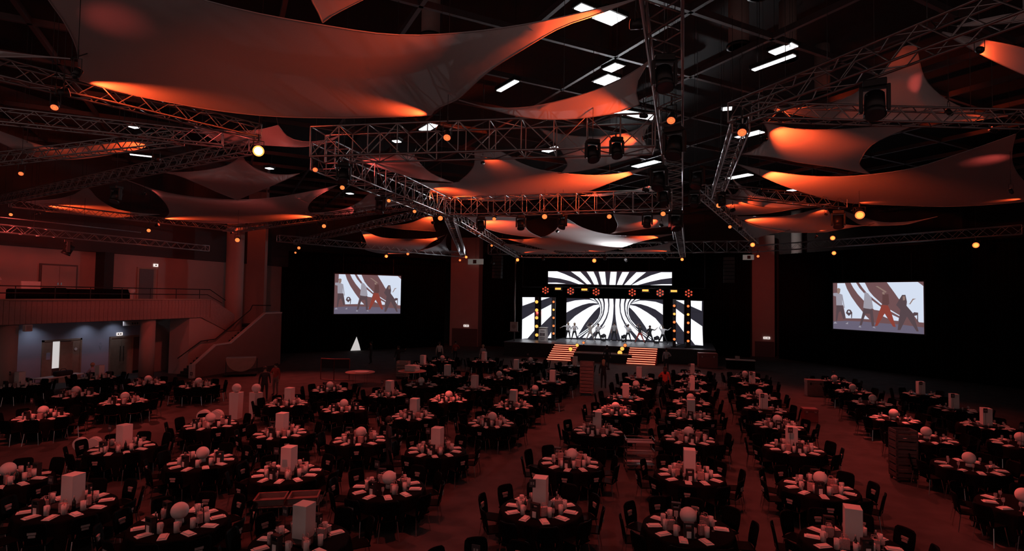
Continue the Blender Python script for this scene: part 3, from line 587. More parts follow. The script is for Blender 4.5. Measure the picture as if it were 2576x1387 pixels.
# doors under the gallery
d1 = sroot('door_1', 'timber double door standing open onto a bright room')
MB().box(WX, WX+.08, 22.72, 22.82, 0, 2.6).build('jamb', 'timber', d1); MB().box(WX, WX+.08, 24.84, 24.94, 0, 2.6).build('jamb', 'timber', d1); MB().box(WX, WX+.08, 22.72, 24.94, 2.5, 2.6).build('lintel', 'timber', d1)
MB().box(WX-.02, WX+.03, 23.28, 23.68, .9, 2.48).build('bright_opening', 'room_white', d1); MB().box(WX-.02, WX+.02, 23.28, 24.3, 0, 2.48).build('dark_opening', 'door_dark', d1)
MB().box(WX+.01, WX+.06, 22.82, 23.28, 0, 2.5).build('leaf', 'timber', d1); MB().box(WX+.01, WX+.06, 24.32, 24.84, 0, 2.5).build('leaf', 'timber', d1)
lf = MB().box(0, .05, 0, .62, 0, 2.45).build('leaf', 'timber', d1); lf.location = (WX+.05, 23.68, 0); lf.rotation_euler = (0, 0, -.35)
MB().box(WX+.06, WX+.075, 22.95, 23.16, 1.45, 1.85).build('sign_plate', 'shirt_blue', d1); MB().lathe([(.09, 0), (.09, .01)], 14).build('sign_disc', 'paper', d1).matrix_world = Matrix.Translation((WX+.075, 24.58, 1.95)) @ Matrix.Rotation(math.pi/2, 4, 'Y')
d2 = sroot('door_2', 'timber double door closed under the gallery')
MB().box(WX, WX+.08, 26.7, 28.9, 2.44, 2.56).build('lintel', 'timber', d2)
for ya, yb in ((26.7, 26.8), (28.2, 28.3), (28.8, 28.9)): MB().box(WX, WX+.08, ya, yb, 0, 2.44).build('jamb', 'timber', d2)
for ya, yb in ((26.8, 27.49), (27.51, 28.2)):
    lf = MB().box(WX+.01, WX+.05, ya, yb, 0, 2.44).build('leaf', 'timber', d2); MB().bar((WX+.09, yb-.1 if ya < 27 else ya+.1, .9), (WX+.09, yb-.1 if ya < 27 else ya+.1, 1.9), .02).build('handle', 'black_metal', lf)
MB().box(WX+.01, WX+.04, 28.3, 28.8, 0, 2.44).build('dark_side_panel', 'door_dark', d2)
d3 = sroot('door_3', 'pale double door on the gallery')
MB().box(WX, WX+.07, 22.4, 24.5, 4.85, 7.1).build('frame', 'door_dark', d3)
for ya, yb in ((22.5, 23.44), (23.46, 24.4)):
    lf = MB().box(WX+.07, WX+.1, ya, yb, 4.85, 7.0).build('leaf', 'wall_red', d3); MB().box(WX+.1, WX+.13, 23.34 if ya < 23 else 23.52, 23.4 if ya < 23 else 23.58, 5.85, 6.0).build('handle', 'chrome', lf)
d4 = sroot('door_4', 'dark doorway on the gallery')
MB().box(WX, WX+.06, 28.4, 29.75, 4.85, 7.2).build('frame', 'timber', d4); MB().box(WX+.06, WX+.08, 28.55, 29.6, 4.85, 7.1).build('leaf', 'door_dark', d4)
def wall_sign(name, label, x, y0, y1, z0, z1, m, dots=None, cat='sign'):
    s = thing(name, label, cat, (x, (y0+y1)/2, z0)); w = (y1-y0)/2
    MB().bbox(0, .05, -w, w, 0, z1-z0, .008).build('panel', m, s)
    if dots:
        for a in dots: MB().box(.051, .056, a*w-.05, a*w+.05, (z1-z0)*.3, (z1-z0)*.7).build('mark', 'card_dark', s)
    return s
wall_sign('exit_sign', 'small lit exit sign above the closed timber doors under the gallery', WX, 27.15, 27.55, 2.6, 2.8, 'exit_glow', (-.5, .3))
wall_sign('exit_sign', 'tiny lit exit sign above the gallery doorway', WX, 29.6, 29.95, 7.3, 7.5, 'exit_glow', (0,))
wall_sign('hanging_sign', 'pale rectangular banner sign hung under the gallery front', WX+.6, 27.1, 28.25, 3.25, 3.55, 'cap_white', (.1, .4, .7))
wc = thing('wall_plaque', 'small blue pictogram plaque on the blue wall', 'sign', (WX, 26.15, 1.75))
MB().lathe([(.07, 0), (.07, .012)], 14).build('head_disc', 'shirt_blue', wc).matrix_local = Matrix.Translation((0, 0, .42)) @ Matrix.Rotation(math.pi/2, 4, 'Y')
MB().prism([(-.12, .3), (.12, .3), (.02, 0), (-.02, 0)], lambda u, v, t: (t, u, v), 0, .012).build('body', 'shirt_blue', wc)
sp = thing('wall_speaker', 'small white loudspeaker under the gallery front at left', 'speaker', (FX+.05, 19.25, 3.45)); MB().bbox(0, .22, 0, .34, 0, .34, .03).build('case', 'cap_white', sp); MB().box(.22, .225, .05, .29, .05, .29).build('grille', 'concrete', sp)
for i, y in enumerate((22.1, 25.1, 26.9)):
    dl = thing('downlight', 'recessed cool white downlight in the gallery soffit, ' + ('first', 'second', 'third')[i] + ' from the left', 'lamp', (WX+.75, y, 3.8), 0, 'downlights under the gallery')
    MB().lathe([(.10, -.03), (.10, .0)], 16).build('rim', 'cap_white', dl); MB().lathe([(.075, -.034), (.075, -.03)], 16).build('lens', 'house_white', dl)
    spot('downlight_beam', dl, (WX+.75, y, 3.74), (WX+.15, y, 0), 26, 120, (.78, .84, 1.0), .9, .06)
# things on the gallery
for i, (y, w, h) in enumerate(((17.6, .9, .5), (19.2, 1.6, .42), (20.8, .9, .5), (21.9, 1.3, .45), (23.6, 1.9, .48))):
    t = thing('covered_case', 'black case row on the gallery behind the railing, %s from the left' % ('first', 'second', 'third', 'fourth', 'fifth')[i], 'case', (FX-.9, y, 4.85), 0, 'black cases on the gallery')
    MB().bbox(-.35, .35, 0, w, 0, h+.3, .04).build('body', 'cloth_black', t); MB().box(-.3, .3, .05, w-.05, h+.3, h+.33).build('lid', 'plastic_black', t)
t = thing('white_monitor', 'white box monitor standing on the gallery', 'monitor', (FX-1.2, 20.3, 4.85)); MB().box(-.2, .2, -.3, .3, 0, .4).build('stand', 'cap_white', t); MB().bbox(-.05, .05, -.45, .45, .4, 1.15, .02).build('screen_case', 'cap_white', t)
t = thing('white_ball_lamp', 'white ball lying on the gallery among black cases', 'ball', (FX-.6, 25.4, 5.6)); MB().ball((0, 0, 0), .22).build('ball', 'white_foam', t, True); MB().lathe([(.12, -.75), (.12, -.2)], 12).build('stand', 'cap_white', t)

# black masking drapes
def drape(name, label, p, q, z1, folds=60):
    p = Vector((*p, 0)); q = Vector((*q, 0)); d = q - p; n = Vector((d.y, -d.x, 0)).normalized(); N = folds*6
    vs = []; fs = []
    for k in range(N+1):
        t = k/N; off = .10*math.sin(t*folds*2*math.pi) + .04*math.sin(t*folds*5.1)
        b = p + d*t + n*off
        for dz, dn in ((0, 0), (z1, 0), (z1, -.03), (0, -.03)): vs.append((b + n*dn + Vector((0, 0, dz)))[:])
    for k in range(N):
        for j in range(4): fs.append((4*k+j, 4*k+(j+1)%4, 4*k+4+(j+1)%4, 4*k+4+j))
    m = MB(); m.add(vs, fs); o = m.build(name, 'drape', None, True); return tag(o, label, 'curtain')
drape('drape', 'tall black drape behind the left projection screen', (-36, 42.55), (-25.4, 55.6), 9.5)
drape('drape', 'tall black drape behind the right projection screen', (8.2, 58.9), (22.3, 43.7), 10.0)
drape('drape', 'black drape behind the stage', (-22, 58.6), (5.6, 58.6), 10.4, 110)
# front wall, pillars
struct(MB().box(-40, 28, 61.5, 61.8, 0, 16.6).build('wall_front', 'wall_dim'))
struct(MB().box(24, 24.3, 8, 61.8, 0, 16.6).build('wall_right', 'wall_dim'))
for i, (x0, x1, y, lab) in enumerate(((-25.4, -22.05, 57.0, 'left'), (5.9, 7.95, 60.0, 'right'))):
    pl = sroot('wall_pillar_%s' % lab, 'reddish wall pier between drape and stage on the %s' % lab)
    MB().box(x0, x1, y, y+1.2, 0, 12).build('pier', 'wall_red', pl)
    MB().box(x0+.3 if i == 0 else x0+.25, x1-.05, y-.06, y, 0, 1.95 if i == 0 else 1.5).build('door_leaf', 'door_dark', pl)
    es = thing('exit_sign', 'small lit exit sign on the %s reddish pier' % lab, 'sign', ((x0+x1)/2+.3, y, 2.15 if i == 0 else 1.75))
    MB().bbox(-.3, .3, -.06, 0, 0, .22, .01).build('panel', 'exit_glow', es)
    for a in (-.15, .05, .18): MB().box(a-.05, a+.03, -.066, -.06, .06, .16).build('mark', 'plum_crate', es)
es = thing('exit_sign', 'dim greenish emergency sign high beside the right pier', 'sign', (5.4, 58.3, 9.45)); MB().bbox(-.5, .5, -.1, 0, 0, .5, .02).build('panel', 'sign_dim', es); MB().bar((0, -.05, .5), (0, -.05, 7.17), .01, 4).build('hanging_wire', 'black_metal', es); MB().box(-.1, .2, -.11, -.1, .1, .42).build('mark', 'card_dark', es)
es = thing('exit_sign', 'dim greenish emergency sign high above the left pier', 'sign', (-22.3, 56.7, 9.0)); MB().bbox(-.9, .9, -.1, 0, 0, .6, .02).build('panel', 'sign_dim', es); MB().bar((0, -.05, .6), (0, -.05, 7.62), .01, 4).build('hanging_wire', 'black_metal', es); MB().box(-.3, .1, -.11, -.1, .1, .5).build('mark', 'card_dark', es)
column(10.1, 61.0, .5, 0, 16, 'pale round column above the right drape', 'cap_white', 12)
fl_ = thing('added_flood_light', 'small white floodlight added to brighten the pale column at right', 'lamp', (5.5, 54.0, 13.0)); MB().bbox(-.15, .15, -.12, .12, -.1, .1, .02).build('housing', 'black_metal', fl_); MB().box(-.12, .12, -.125, -.12, -.08, .08).build('lens', 'house_white', fl_); MB().bar((0, 0, .1), (0, 0, 3.6), .02).build('drop_rod', 'black_metal', fl_)
spot('added_flood_beam', fl_, (5.7, 54.3, 12.9), (10.0, 60.6, 11.8), 350, 45, (1, .95, .92))  # unseen flood, added to brighten the pale column

# ---------------------------------------------------------------- stage
DZ = 1.3
stg = thing('stage_platform', 'black stage platform with grey floor below the striped screens', 'stage', (-7.3, 50, 0))
MB().box(-9.4, 9.4, 0, 8, DZ-.06, DZ).build('deck', 'stage_floor', stg)
MB().box(-9.4, 9.4, .06, 7.9, 0, DZ-.06).build('skirt', 'black_paint', stg)
MB().box(-2.4, 2.6, -1.5, 0, .66, .74).build('apron_top', 'stage_grey', stg)
MB().box(-2.4, 2.6, -1.45, 0, 0, .66).build('apron_skirt', 'black_paint', stg)
def led(name, label, X0, X1, Z0, Z1, Y, stripes, mirror=None):
    t = thing(name, label, 'led screen', ((X0+X1)/2, Y, Z0))
    cx = (X0+X1)/2
    w = MB().box(X0-cx-.05, X1-cx+.05, .02, .35, -.03, Z1-Z0+.05).build('cabinet', 'black_metal', t)
    nx = max(1, round((X1-X0)/1.0)); nz = max(1, round((Z1-Z0)/1.0)); pw = (X1-X0)/nx; ph = (Z1-Z0)/nz
    pmh = MB().box(.006, pw-.006, -.02, .02, .006, ph-.006).mesh('led_panel', 'led_dark')
    for i in range(nx):
        for j in range(nz): put('led_panel', pmh, t, (X0-cx+i*pw, 0, j*ph))
    for poly in stripes:
        for sgn in ((1, -1) if mirror is not None else (1,)):
            mc = cx if mirror is None else mirror
            pl = [(min(X1, max(X0, mc + sgn*(x-mc)))-cx, min(Z1, max(Z0, z))-Z0) for x, z in poly]
            MB().prism(pl, lambda u, v, tt: (u, tt, v), -.035, -.022).build('lit_stripe', 'led_white', t)
    if name == 'led_header':
        for sx in (-4, 0, 4): MB().bar((sx, .2, Z1-Z0), (sx, .2, 16.62-Z0), .02).build('hanging_wire', 'black_metal', t)
    return t
led('led_wall', 'large striped main screen of black and white swirls behind the dancers', -12.10, -2.50, 1.36, 5.48, 56.5, MAIN_STRIPES, -7.21)
led('led_header', 'wide striped header screen of white rays above the stage', -13.97, -1.65, 6.87, 8.22, 56.0, HEAD_STRIPES)
def bb(poly): return min(p[0] for p in poly), max(p[0] for p in poly), min(p[1] for p in poly), max(p[1] for p in poly)
names = ('outer screen panel at the left end of the stage', 'inner screen panel at the left of the stage', 'inner screen panel at the right of the stage', 'outer screen panel at the right end of the stage')
wy = (54.0, 54.0, 51.5, 51.5)
for i, pan in enumerate(WING_PANELS):
    x0, x1, z0, z1 = bb(pan)
    mine = [s for s in WING_STRIPES if x0-.12 <= sum(p[0] for p in s)/len(s) <= x1+.12]
    led('led_panel_tower', 'tall narrow diagonal striped ' + names[i], x0, x1, max(z0, DZ), z1, wy[i], mine)
# columns of round lamps between the side screens
cn = ('leftmost', 'second from left', 'third from left', 'rightmost')
for i, cl in enumerate(LAMP_COLUMNS):
    xm = sum(p[0] for p in cl)/len(cl); Y = 53.7 if i < 2 else 51.2
    t = thing('lamp_tower', 'vertical tower of five round orange lamps beside the stage, ' + cn[i], 'lamp', (xm, Y, DZ))
    MB().box(-.14, .14, .02, .2, 0, 4.25).build('post', 'black_metal', t)
    MB().bbox(-.3, .3, -.1, .35, 0, .06, .02).build('base', 'black_metal', t)
    for k, (x, z) in enumerate(cl):
        r = .16 if (i == 0) else .11
        b = MB().disc((x-xm, .05, z-DZ), (0, -1, 0), r*1.25, .12, 16).build('lamp_can', 'black_metal', t)
        MB().disc((x-xm, -.07, z-DZ), (0, -1, 0), r, .012, 16).build('lens', 'lamp_hot' if (i == 0 or k == 1) else 'lamp_glow', b)
    if i == 0: spot('tower_light', t, (xm, Y-.2, 4), (xm, Y+2, 3), 60, 150, RED)
# flower shaped lamps and blinders hung on a bar above the stage
hb = thing('lighting_bar', 'black bar across the stage carrying flower lamps and blinders', 'truss', (-7.3, 53.1, 6.55))
MB().bar((-8.6, 0, 0), (8.6, 0, 0), .05, 8).build('tube', 'black_metal', hb, True)
MB().bar((-8.6, .4, -.0), (8.6, .4, 0), .05, 8).build('tube', 'black_metal', hb, True)
for sx in (-8.6, 8.6): MB().bar((sx, 0, 0), (sx, .4, 0), .04, 6).build('end_bar', 'black_metal', hb)
for k in range(18): MB().bar((-8.5+k, 0, 0), (-8.0+k, .4, 0), .02, 5).build('brace', 'black_metal', hb)
for sx in (-8.6, 8.6): MB().bar((sx, .2, 0), (sx, .2, 10.08), .03, 6).build('hanger', 'black_metal', hb)
pos = ('first', 'second', 'third', 'fourth', 'fifth', 'sixth')
for i, (x, z) in enumerate(FLOWERS):
    t = thing('flower_lamp', 'seven cell red flower lamp over the stage, %s from left' % pos[i], 'lamp', (x, 52.95, z), 0, 'flower lamps over the stage')
    MB().disc((0, .12, 0), (0, -1, 0), .36, .1, 20).build('plate', 'black_metal', t); MB().bar((0, .1, .1), (0, .15, 6.55-z), .03).build('clamp', 'black_metal', t)
    for k in range(7):
        a = math.pi/2 + k*math.pi/3; cx, cz = (0, 0) if k == 6 else (.27*math.cos(a), .27*math.sin(a))
        MB().disc((cx, .02, cz), (0, -1, 0), .085, .03, 12).build('cell', 'lamp_dim', t)
for i, (x, z) in enumerate(BLINDERS):
    t = thing('blinder_lamp', 'bright amber bar blinder over the stage, %s from left' % pos[i], 'lamp', (x, 52.95, z), 0, 'amber blinders over the stage')
    MB().bbox(-.38, .38, 0, .18, -.18, .18, .03).build('housing', 'black_metal', t); MB().bbox(-.28, .28, -.03, 0, -.09, .09, .02).build('lens', 'lamp_hot', t); MB().bar((0, .1, .1), (0, .15, 6.55-z), .03).build('clamp', 'black_metal', t)
# two lit stairs
def stair(x0, x1, label, lean, gap=None):
    t = thing('stage_stair', label, 'stairs', ((x0+x1)/2, 50, 0)); n = 8; w = (x1-x0)/2
    for k in range(n):
        z = DZ*(k+.7)/n; yb = -1.95 + 1.95*(k+1)/n; ya = -1.95 + 1.95*k/n; dx = lean*(n-1-k)/(n-1)
        MB().box(-w+dx, w+dx, ya, 0, 0 if k == 0 else DZ*(k-.3)/n, z).build('step', 'step_red_glow', t)
        s = MB().box(-w+dx+.02, w+dx-.02, ya-.03, ya-.002, z-.06, z-.005).build('light_strip', 'strip', t)
    for sgn in (-1, 1): MB().prism([(-1.95, 0), (-1.95, .05), (0, DZ), (0, 0)], lambda u, v, tt: (tt, u, v), sgn*(w+.06)-.03 + (lean/2 if lean else 0), sgn*(w+.06)+.03 + (lean/2 if lean else 0)).build('side_cheek', 'black_paint', t)
    return t
stair(-11.75, -9.55, 'red lit stair with eight glowing strips at the left of the stage', -.3)
stair(-5.0, -2.62, 'red lit stair with eight glowing strips at the right of the stage', -.1)
for i, (x, y, z, r) in enumerate(((-10.1, 49.0, .96, .17), (-9.6, 49.5, 1.28, .14), (-9.1, 49.9, 1.5, .1), (-5.75, 49.0, .82, .2), (-5.6, 49.4, 1.15, .17), (-5.4, 49.8, 1.42, .14))):
    t = thing('stair_lamp', 'round glowing lamp beside the %s stage stair, %s' % (('left', 'right')[i//3], ('lowest', 'middle', 'highest')[i % 3]), 'lamp', (x, y, z-.25))
    MB().disc((0, .02, .25), (0, 1, 0), r*1.2, .12, 16).build('can', 'black_metal', t); MB().disc((0, .02, .25), (0, -1, 0), r, .02, 16).build('lens', 'lamp_hot' if i % 3 < 2 else 'lamp_glow', t); MB().bar((0, .08, -z+.25), (0, .08, .1), .03).build('stand', 'black_metal', t)
# lectern
t = thing('lectern', 'white lectern with a printed front at the left of the stage', 'lectern', (-13.55, 52.6, DZ))
MB().prism([(-.42, 0), (.42, 0), (.36, 1.25), (-.36, 1.25)], lambda u, v, tt: (u, tt, v), -.3, .3).build('body', 'paper', t); MB().bbox(-.42, .42, -.36, .36, 1.25, 1.32, .02).build('top', 'paper', t)
for a, b, c, d in ((-.2, .2, .95, 1.0), (-.24, -.14, .5, .78), (-.08, .02, .5, .78), (.08, .22, .5, .78), (-.26, .26, .28, .33), (-.2, .2, .12, .16)): MB().box(a, b, -.312, -.3, c, d).build('print_mark', 'card_dark', t)
MB().bar((.2, 0, 1.3), (.2, -.1, 1.62), .012).build('microphone', 'black_metal', t)
# floor moving heads on the deck
def moving_head(name, label, loc, rz=0, s=1.0, group=None, hang=False, lens='lamp_off', tilt=.5):
    t = thing(name, label, 'lamp', loc, rz, group); z = -1 if hang else 1
    def P(m): return m
    MB().bbox(-.2*s, .2*s, -.17*s, .17*s, min(0, .14*s*z), max(0, .14*s*z), .02).build('base', 'black_metal', t)
    for sx in (-1, 1): MB().bbox(sx*.23*s-.035*s, sx*.23*s+.035*s, -.07*s, .07*s, min(.1*s*z, .62*s*z), max(.1*s*z, .62*s*z), .015).build('yoke_arm', 'black_metal', t)
    MB().bbox(-.25*s, .25*s, -.07*s, .07*s, min(.1*s*z, .17*s*z), max(.1*s*z, .17*s*z), .015).build('yoke', 'black_metal', t)
    if hang: MB().bar((0, 0, 0), (0, 0, 16.62-loc[2]), .007, 4).build('safety_wire', 'black_metal', t)
    c = Vector((0, 0, .5*s*z)); d = Vector((0, -math.cos(tilt), -math.sin(tilt))) 
    hd = MB().bar(c - d*.26*s, c + d*.12*s, .18*s, 16).bar(c + d*.12*s, c + d*.22*s, .18*s, 16, .2*s).build('head', 'black_metal', t, True)
    MB().disc(c + d*.22*s, d, .17*s, .012, 16).build('lens', lens, hd)
    return t
for i, (x, y) in enumerate(((-8.1, 55.2), (-6.1, 55.2), (-3.0, 55.0))):
    moving_head('moving_head_light', 'black moving head light on the stage floor behind the dancers, %s from left' % pos[i], (x, y, DZ), .4, 1.0, 'moving heads on the stage floor', tilt=-.2)
t = thing('speaker_pole', 'pale vertical pole at the left of the stage', 'pole', (-15.95, 50.9, 0)); MB().bar((0, 0, 0), (0, 0, 9.4), .07, 10).build('tube', 'aluminium', t, True); MB().bbox(-.35, .35, -.35, .35, 0, .05, .02).build('base_plate', 'black_metal', t)
t = thing('notice_box', 'pale square notice box fixed on the pole left of the stage', 'sign', (-15.95, 50.8, 2.25)); MB().bbox(-.38, .38, -.12, .03, 0, .9, .03).build('box', 'cap_white', t); MB().lathe([(.2, 0), (.2, .01)], 16).build('emblem', 'concrete', t).matrix_local = Matrix.Translation((0, -.13, .45)) @ Matrix.Rotation(math.pi/2, 4, 'X'); MB().box(-.5, .5, -.1, .02, -.06, 0).build('tray', 'crate', t)
for i, (x, z0) in enumerate(((-17.8, 7.3), (3.2, 7.0))):
    t = thing('line_array', 'black line array loudspeaker hanging %s of the stage' % ('left', 'right')[i], 'speaker', (x, 51.0, z0))
    for k in range(7): MB().bbox(-.45, .45, -.3 + .02*k, .3 + .02*k, k*.32, k*.32+.3, .02).build('cabinet', 'black_metal', t)
    MB().bar((0, 0, 2.2), (0, 0, 16.62-z0), .02).build('chain', 'black_metal', t)

# side projection screens
def screen(label, P, Q, z0, z1):
    P = Vector((*P, 0)); Q = Vector((*Q, 0)); d = Q - P; w = d.length
    t = thing('projection_screen', label, 'screen', (P.x, P.y, z0), math.atan2(d.y, d.x)); h = z1 - z0
    MB().box(-.12, w+.12, .02, .08, -.12, h+.12).build('frame', 'black_metal', t)
    MB().box(0, w, -.004, .02, 0, h).build('picture_ground', 'picture_brown', t)
    for i, (k, poly) in enumerate(PICTURE):
        pl = [(u*w, (1-v)*h) for u, v in poly]
        MB().prism(pl, lambda u, v, tt: (u, tt, v), -.010 - .003*i, -.006 - .003*i).build('picture_patch', 'picture_' + k, t)
    for a in (.12, .88): MB().bar((a*w, .05, h), (a*w, .05, h+2.2), .015).build('hanging_wire', 'black_metal', t)
    return t
screen('left projection screen showing four dancers before white swoops', (-32.75, 46.1), (-28.45, 51.3), 3.62, 7.5)
screen('right projection screen showing four dancers before white swoops', (11.85, 54.5), (16.75, 49.3), 3.2, 7.15)

# ---------------------------------------------------------------- lighting trusses
UNIT = MB().bar((0, 0, 0), (0, 0, 1), 1.0, 6).mesh('brace', 'aluminium', True)
UNIT_CH = MB().bar((0, 0, 0), (0, 0, 1), 1.0, 8).mesh('chord', 'aluminium', True)
def rod(name, me, parent, p, q, r):
    p = Vector(p); q = Vector(q); d = q - p
    o = put(name, me, parent, p, None, (r, r, d.length)); o.rotation_mode = 'QUATERNION'; o.rotation_quaternion = d.to_track_quat('Z', 'Y'); return o
TL = {'spine': 'long central spine truss running overhead towards the stage', 'crossA': 'deep near cross truss left of the spine', 'crossB': 'deep rear cross truss left of the spine', 'diag': 'deep diagonal truss linking the two cross trusses', 'ladder': 'short ladder truss just right of the spine', 'rup': 'truss rising to the upper right corner', 'rhor': 'thin truss running level to the right edge', 'r8': 'truss running from the ladder truss towards the right pier', 'r9': 'truss behind the pale sails at right', 'l1': 'upper left truss under the huge sail', 'l2': 'second truss from the top at the left edge', 'l2b': 'short truss above the dark left sail', 'l3': 'long left truss rising towards the bright lamp', 'l4': 'truss over the gallery front at left', 'l4c': 'truss from the round column to the diagonal truss', 'l5': 'truss from the left drape to the rear junction', 'leg1': 'bright lit steep truss leg left of the stage', 'leg2': 'sloping truss leg reaching the stage front truss', 'front': 'stage front truss above the header screen', 'leg3': 'rear end of the spine truss above the stage', 'ldrape': 'truss along the top of the left drape', 'rdrape': 'truss along the top of the right drape', 'wall': 'thin truss hung along the gallery wall', 'stage': 'deep truss behind the stage front truss'}
def truss(key, p, q, s, big):
    p = Vector(p); q = Vector(q); d = q - p; L = d.length; u = d.normalized()
    side = u.cross(Vector((0, 0, 1))).normalized(); upv = side.cross(u).normalized()
    t = thing('lighting_truss', 'silver ' + TL[key], 'truss', p)
    h = s/2; cr = .026 if s < .7 else .03; br = .013 if s < .7 else .017
    cs = [side*a*h + upv*b*h for a, b in ((-1,-1), (1,-1), (1,1), (-1,1))]
    for c in cs: rod('chord', UNIT_CH, t, c, c + d, cr)
    n = max(2, round(L/(s*1.02))); 
    while big and n*4 + 8 > 300: n -= 1
    m = MB()
    for k in range(n):
        a = u*(L*k/n); b = u*(L*(k+1)/n); mid = (a+b)/2
        for j in range(4):
            c0, c1 = cs[j], cs[(j+1) % 4]
            if k % 2: c0, c1 = c1, c0
            if big: rod('brace', UNIT, t, c0 + a, c1 + b, br)
            else: m.bar(c0 + a, c1 + b, br, 5)
            if s > .7: 
                if big: rod('upright', UNIT, t, c0 + a, c1 + a, br)
                else: m.bar(c0 + a, c1 + a, br, 5)
    if not big:
        o = m.build('bracing', 'aluminium', t); o['kind'] = 'stuff'
    for e in (p - p, d):
        for j in range(4): rod('end_frame', UNIT, t, cs[j] + e, cs[(j+1) % 4] + e, br*1.4)
    # hanging wires to the roof
    for k in range(max(2, int(L/5))):
        a = u*(L*(k+.5)/max(2, int(L/5))); MB().bar(a + upv*h, a + Vector((0, 0, 14 - p.z)), .008, 4).build('steel_wire', 'black_metal', t)
    return t
for n, p, q, s, big in TRUSSES: truss(n, p, q, s, big)
truss('wall', (-31, 15.5, 8.42), (-31, 29.4, 8.5), .36, 0)
truss('stage', (-19, 52.0, 10.2), (5.0, 52.0, 10.2), .95, 0)
pp = thing('ceiling_pipe', 'thin pale pipe running above the gallery truss', 'pipe', (-31.5, 16, 9.0)); MB().bar((0, 0, 0), (0, 9, .1), .03, 8).build('tube', 'aluminium', pp, True)
for k in range(4): MB().bar((0, .5+2.6*k, 0), (0, .5+2.6*k, 5), .008, 4).build('wire', 'black_metal', pp)

# ---------------------------------------------------------------- stretched fabric sails
def cat_rom(pts, per):
    out = []
    n = len(pts)
    for i in range(n-1):
        p0 = pts[max(0, i-1)]; p1 = pts[i]; p2 = pts[i+1]; p3 = pts[min(n-1, i+2)]
        for k in range(per):
            t = k/per
            out.append(.5*((2*p1) + (p2-p0)*t + (2*p0-5*p1+4*p2-p3)*t*t + (3*p1-p0-3*p2+p3)*t*t*t))
    return out
import numpy as np
def sail(label, edges):
    B = []; n = len(edges); corners = []
    for i, e in enumerate(edges):
        pts = [Vector(p) for p in e] + [Vector(edges[(i+1) % n][0])]
        # even resampling along the edge
        fine = cat_rom(pts, 10) + [pts[-1]]
        acc = [0]
        for a, b in zip(fine, fine[1:]): acc.append(acc[-1] + (b-a).length)
        k_n = max(4, min(26, int(acc[-1]/.3)))
        corners.append(len(B)); j = 0
        for k in range(k_n):
            s = acc[-1]*k/k_n
            while acc[j+1] < s: j += 1
            f = (s-acc[j])/max(1e-9, acc[j+1]-acc[j]); B.append(fine[j].lerp(fine[j+1], f))
    N = len(B); R = 14; c = sum(B, Vector())/N
    bm = bmesh.new()
    vb = [bm.verts.new(p) for p in B]
    f = bm.faces.new(vb)
    bmesh.ops.triangulate(bm, faces=[f], quad_method='BEAUTY', ngon_method='BEAUTY')
    for _ in range(3):
        inner = [e for e in bm.edges if len(e.link_faces) == 2]
        long_e = [e for e in inner if e.calc_length() > .35]
        if not long_e: break
        bmesh.ops.subdivide_edges(bm, edges=long_e, cuts=1, use_grid_fill=True)
        bmesh.ops.triangulate(bm, faces=list(bm.faces), quad_method='BEAUTY', ngon_method='BEAUTY')
        bmesh.ops.beautify_fill(bm, faces=list(bm.faces), edges=[e for e in bm.edges if len(e.link_faces) == 2], method='ANGLE')
    bm.verts.ensure_lookup_table(); bm.verts.index_update()
    bd = {v.index for v in bm.verts if any(len(e.link_faces) == 1 for e in v.link_edges)}
    X = np.array([v.co[:] for v in bm.verts]); E = np.array([[e.verts[0].index, e.verts[1].index] for e in bm.edges])
    fixed = np.array([i in bd for i in range(len(X))])
    deg = np.bincount(E.ravel(), minlength=len(X))[:, None]
    for _ in range(160):
        S = np.zeros_like(X); np.add.at(S, E[:, 0], X[E[:, 1]]); np.add.at(S, E[:, 1], X[E[:, 0]])
        X = np.where(fixed[:, None], X, S/deg)
    for v, p in zip(bm.verts, X): v.co = p
    bmesh.ops.recalc_face_normals(bm, faces=list(bm.faces))
    base = Vector(B[0]); me = bpy.data.meshes.new('fabric')
    for v in bm.verts: v.co -= base
    bm.to_mesh(me); bm.free()
    me.materials.append(MATS['sail_fabric']); me.polygons.foreach_set('use_smooth', [True]*len(me.polygons))
    t = thing('fabric_sail', label, 'sail', base)
    put('fabric', me, t)
    # sewn hem round the edge
    m = MB(); L = [p - base for p in B]
    for a, b in zip(L, L[1:] + L[:1]): m.bar(a, b, .014, 4, cap=False)
    m.build('hem', 'shirt_grey', t)
    for k in corners:
        p = B[k] - base; o = (p - (c - base)).normalized()
        MB().bar(p, p + o*.35 + Vector((0, 0, .12)), .012, 5).build('strap', 'black_metal', t)
for lb, ed in SAILS: sail(lb, ed)

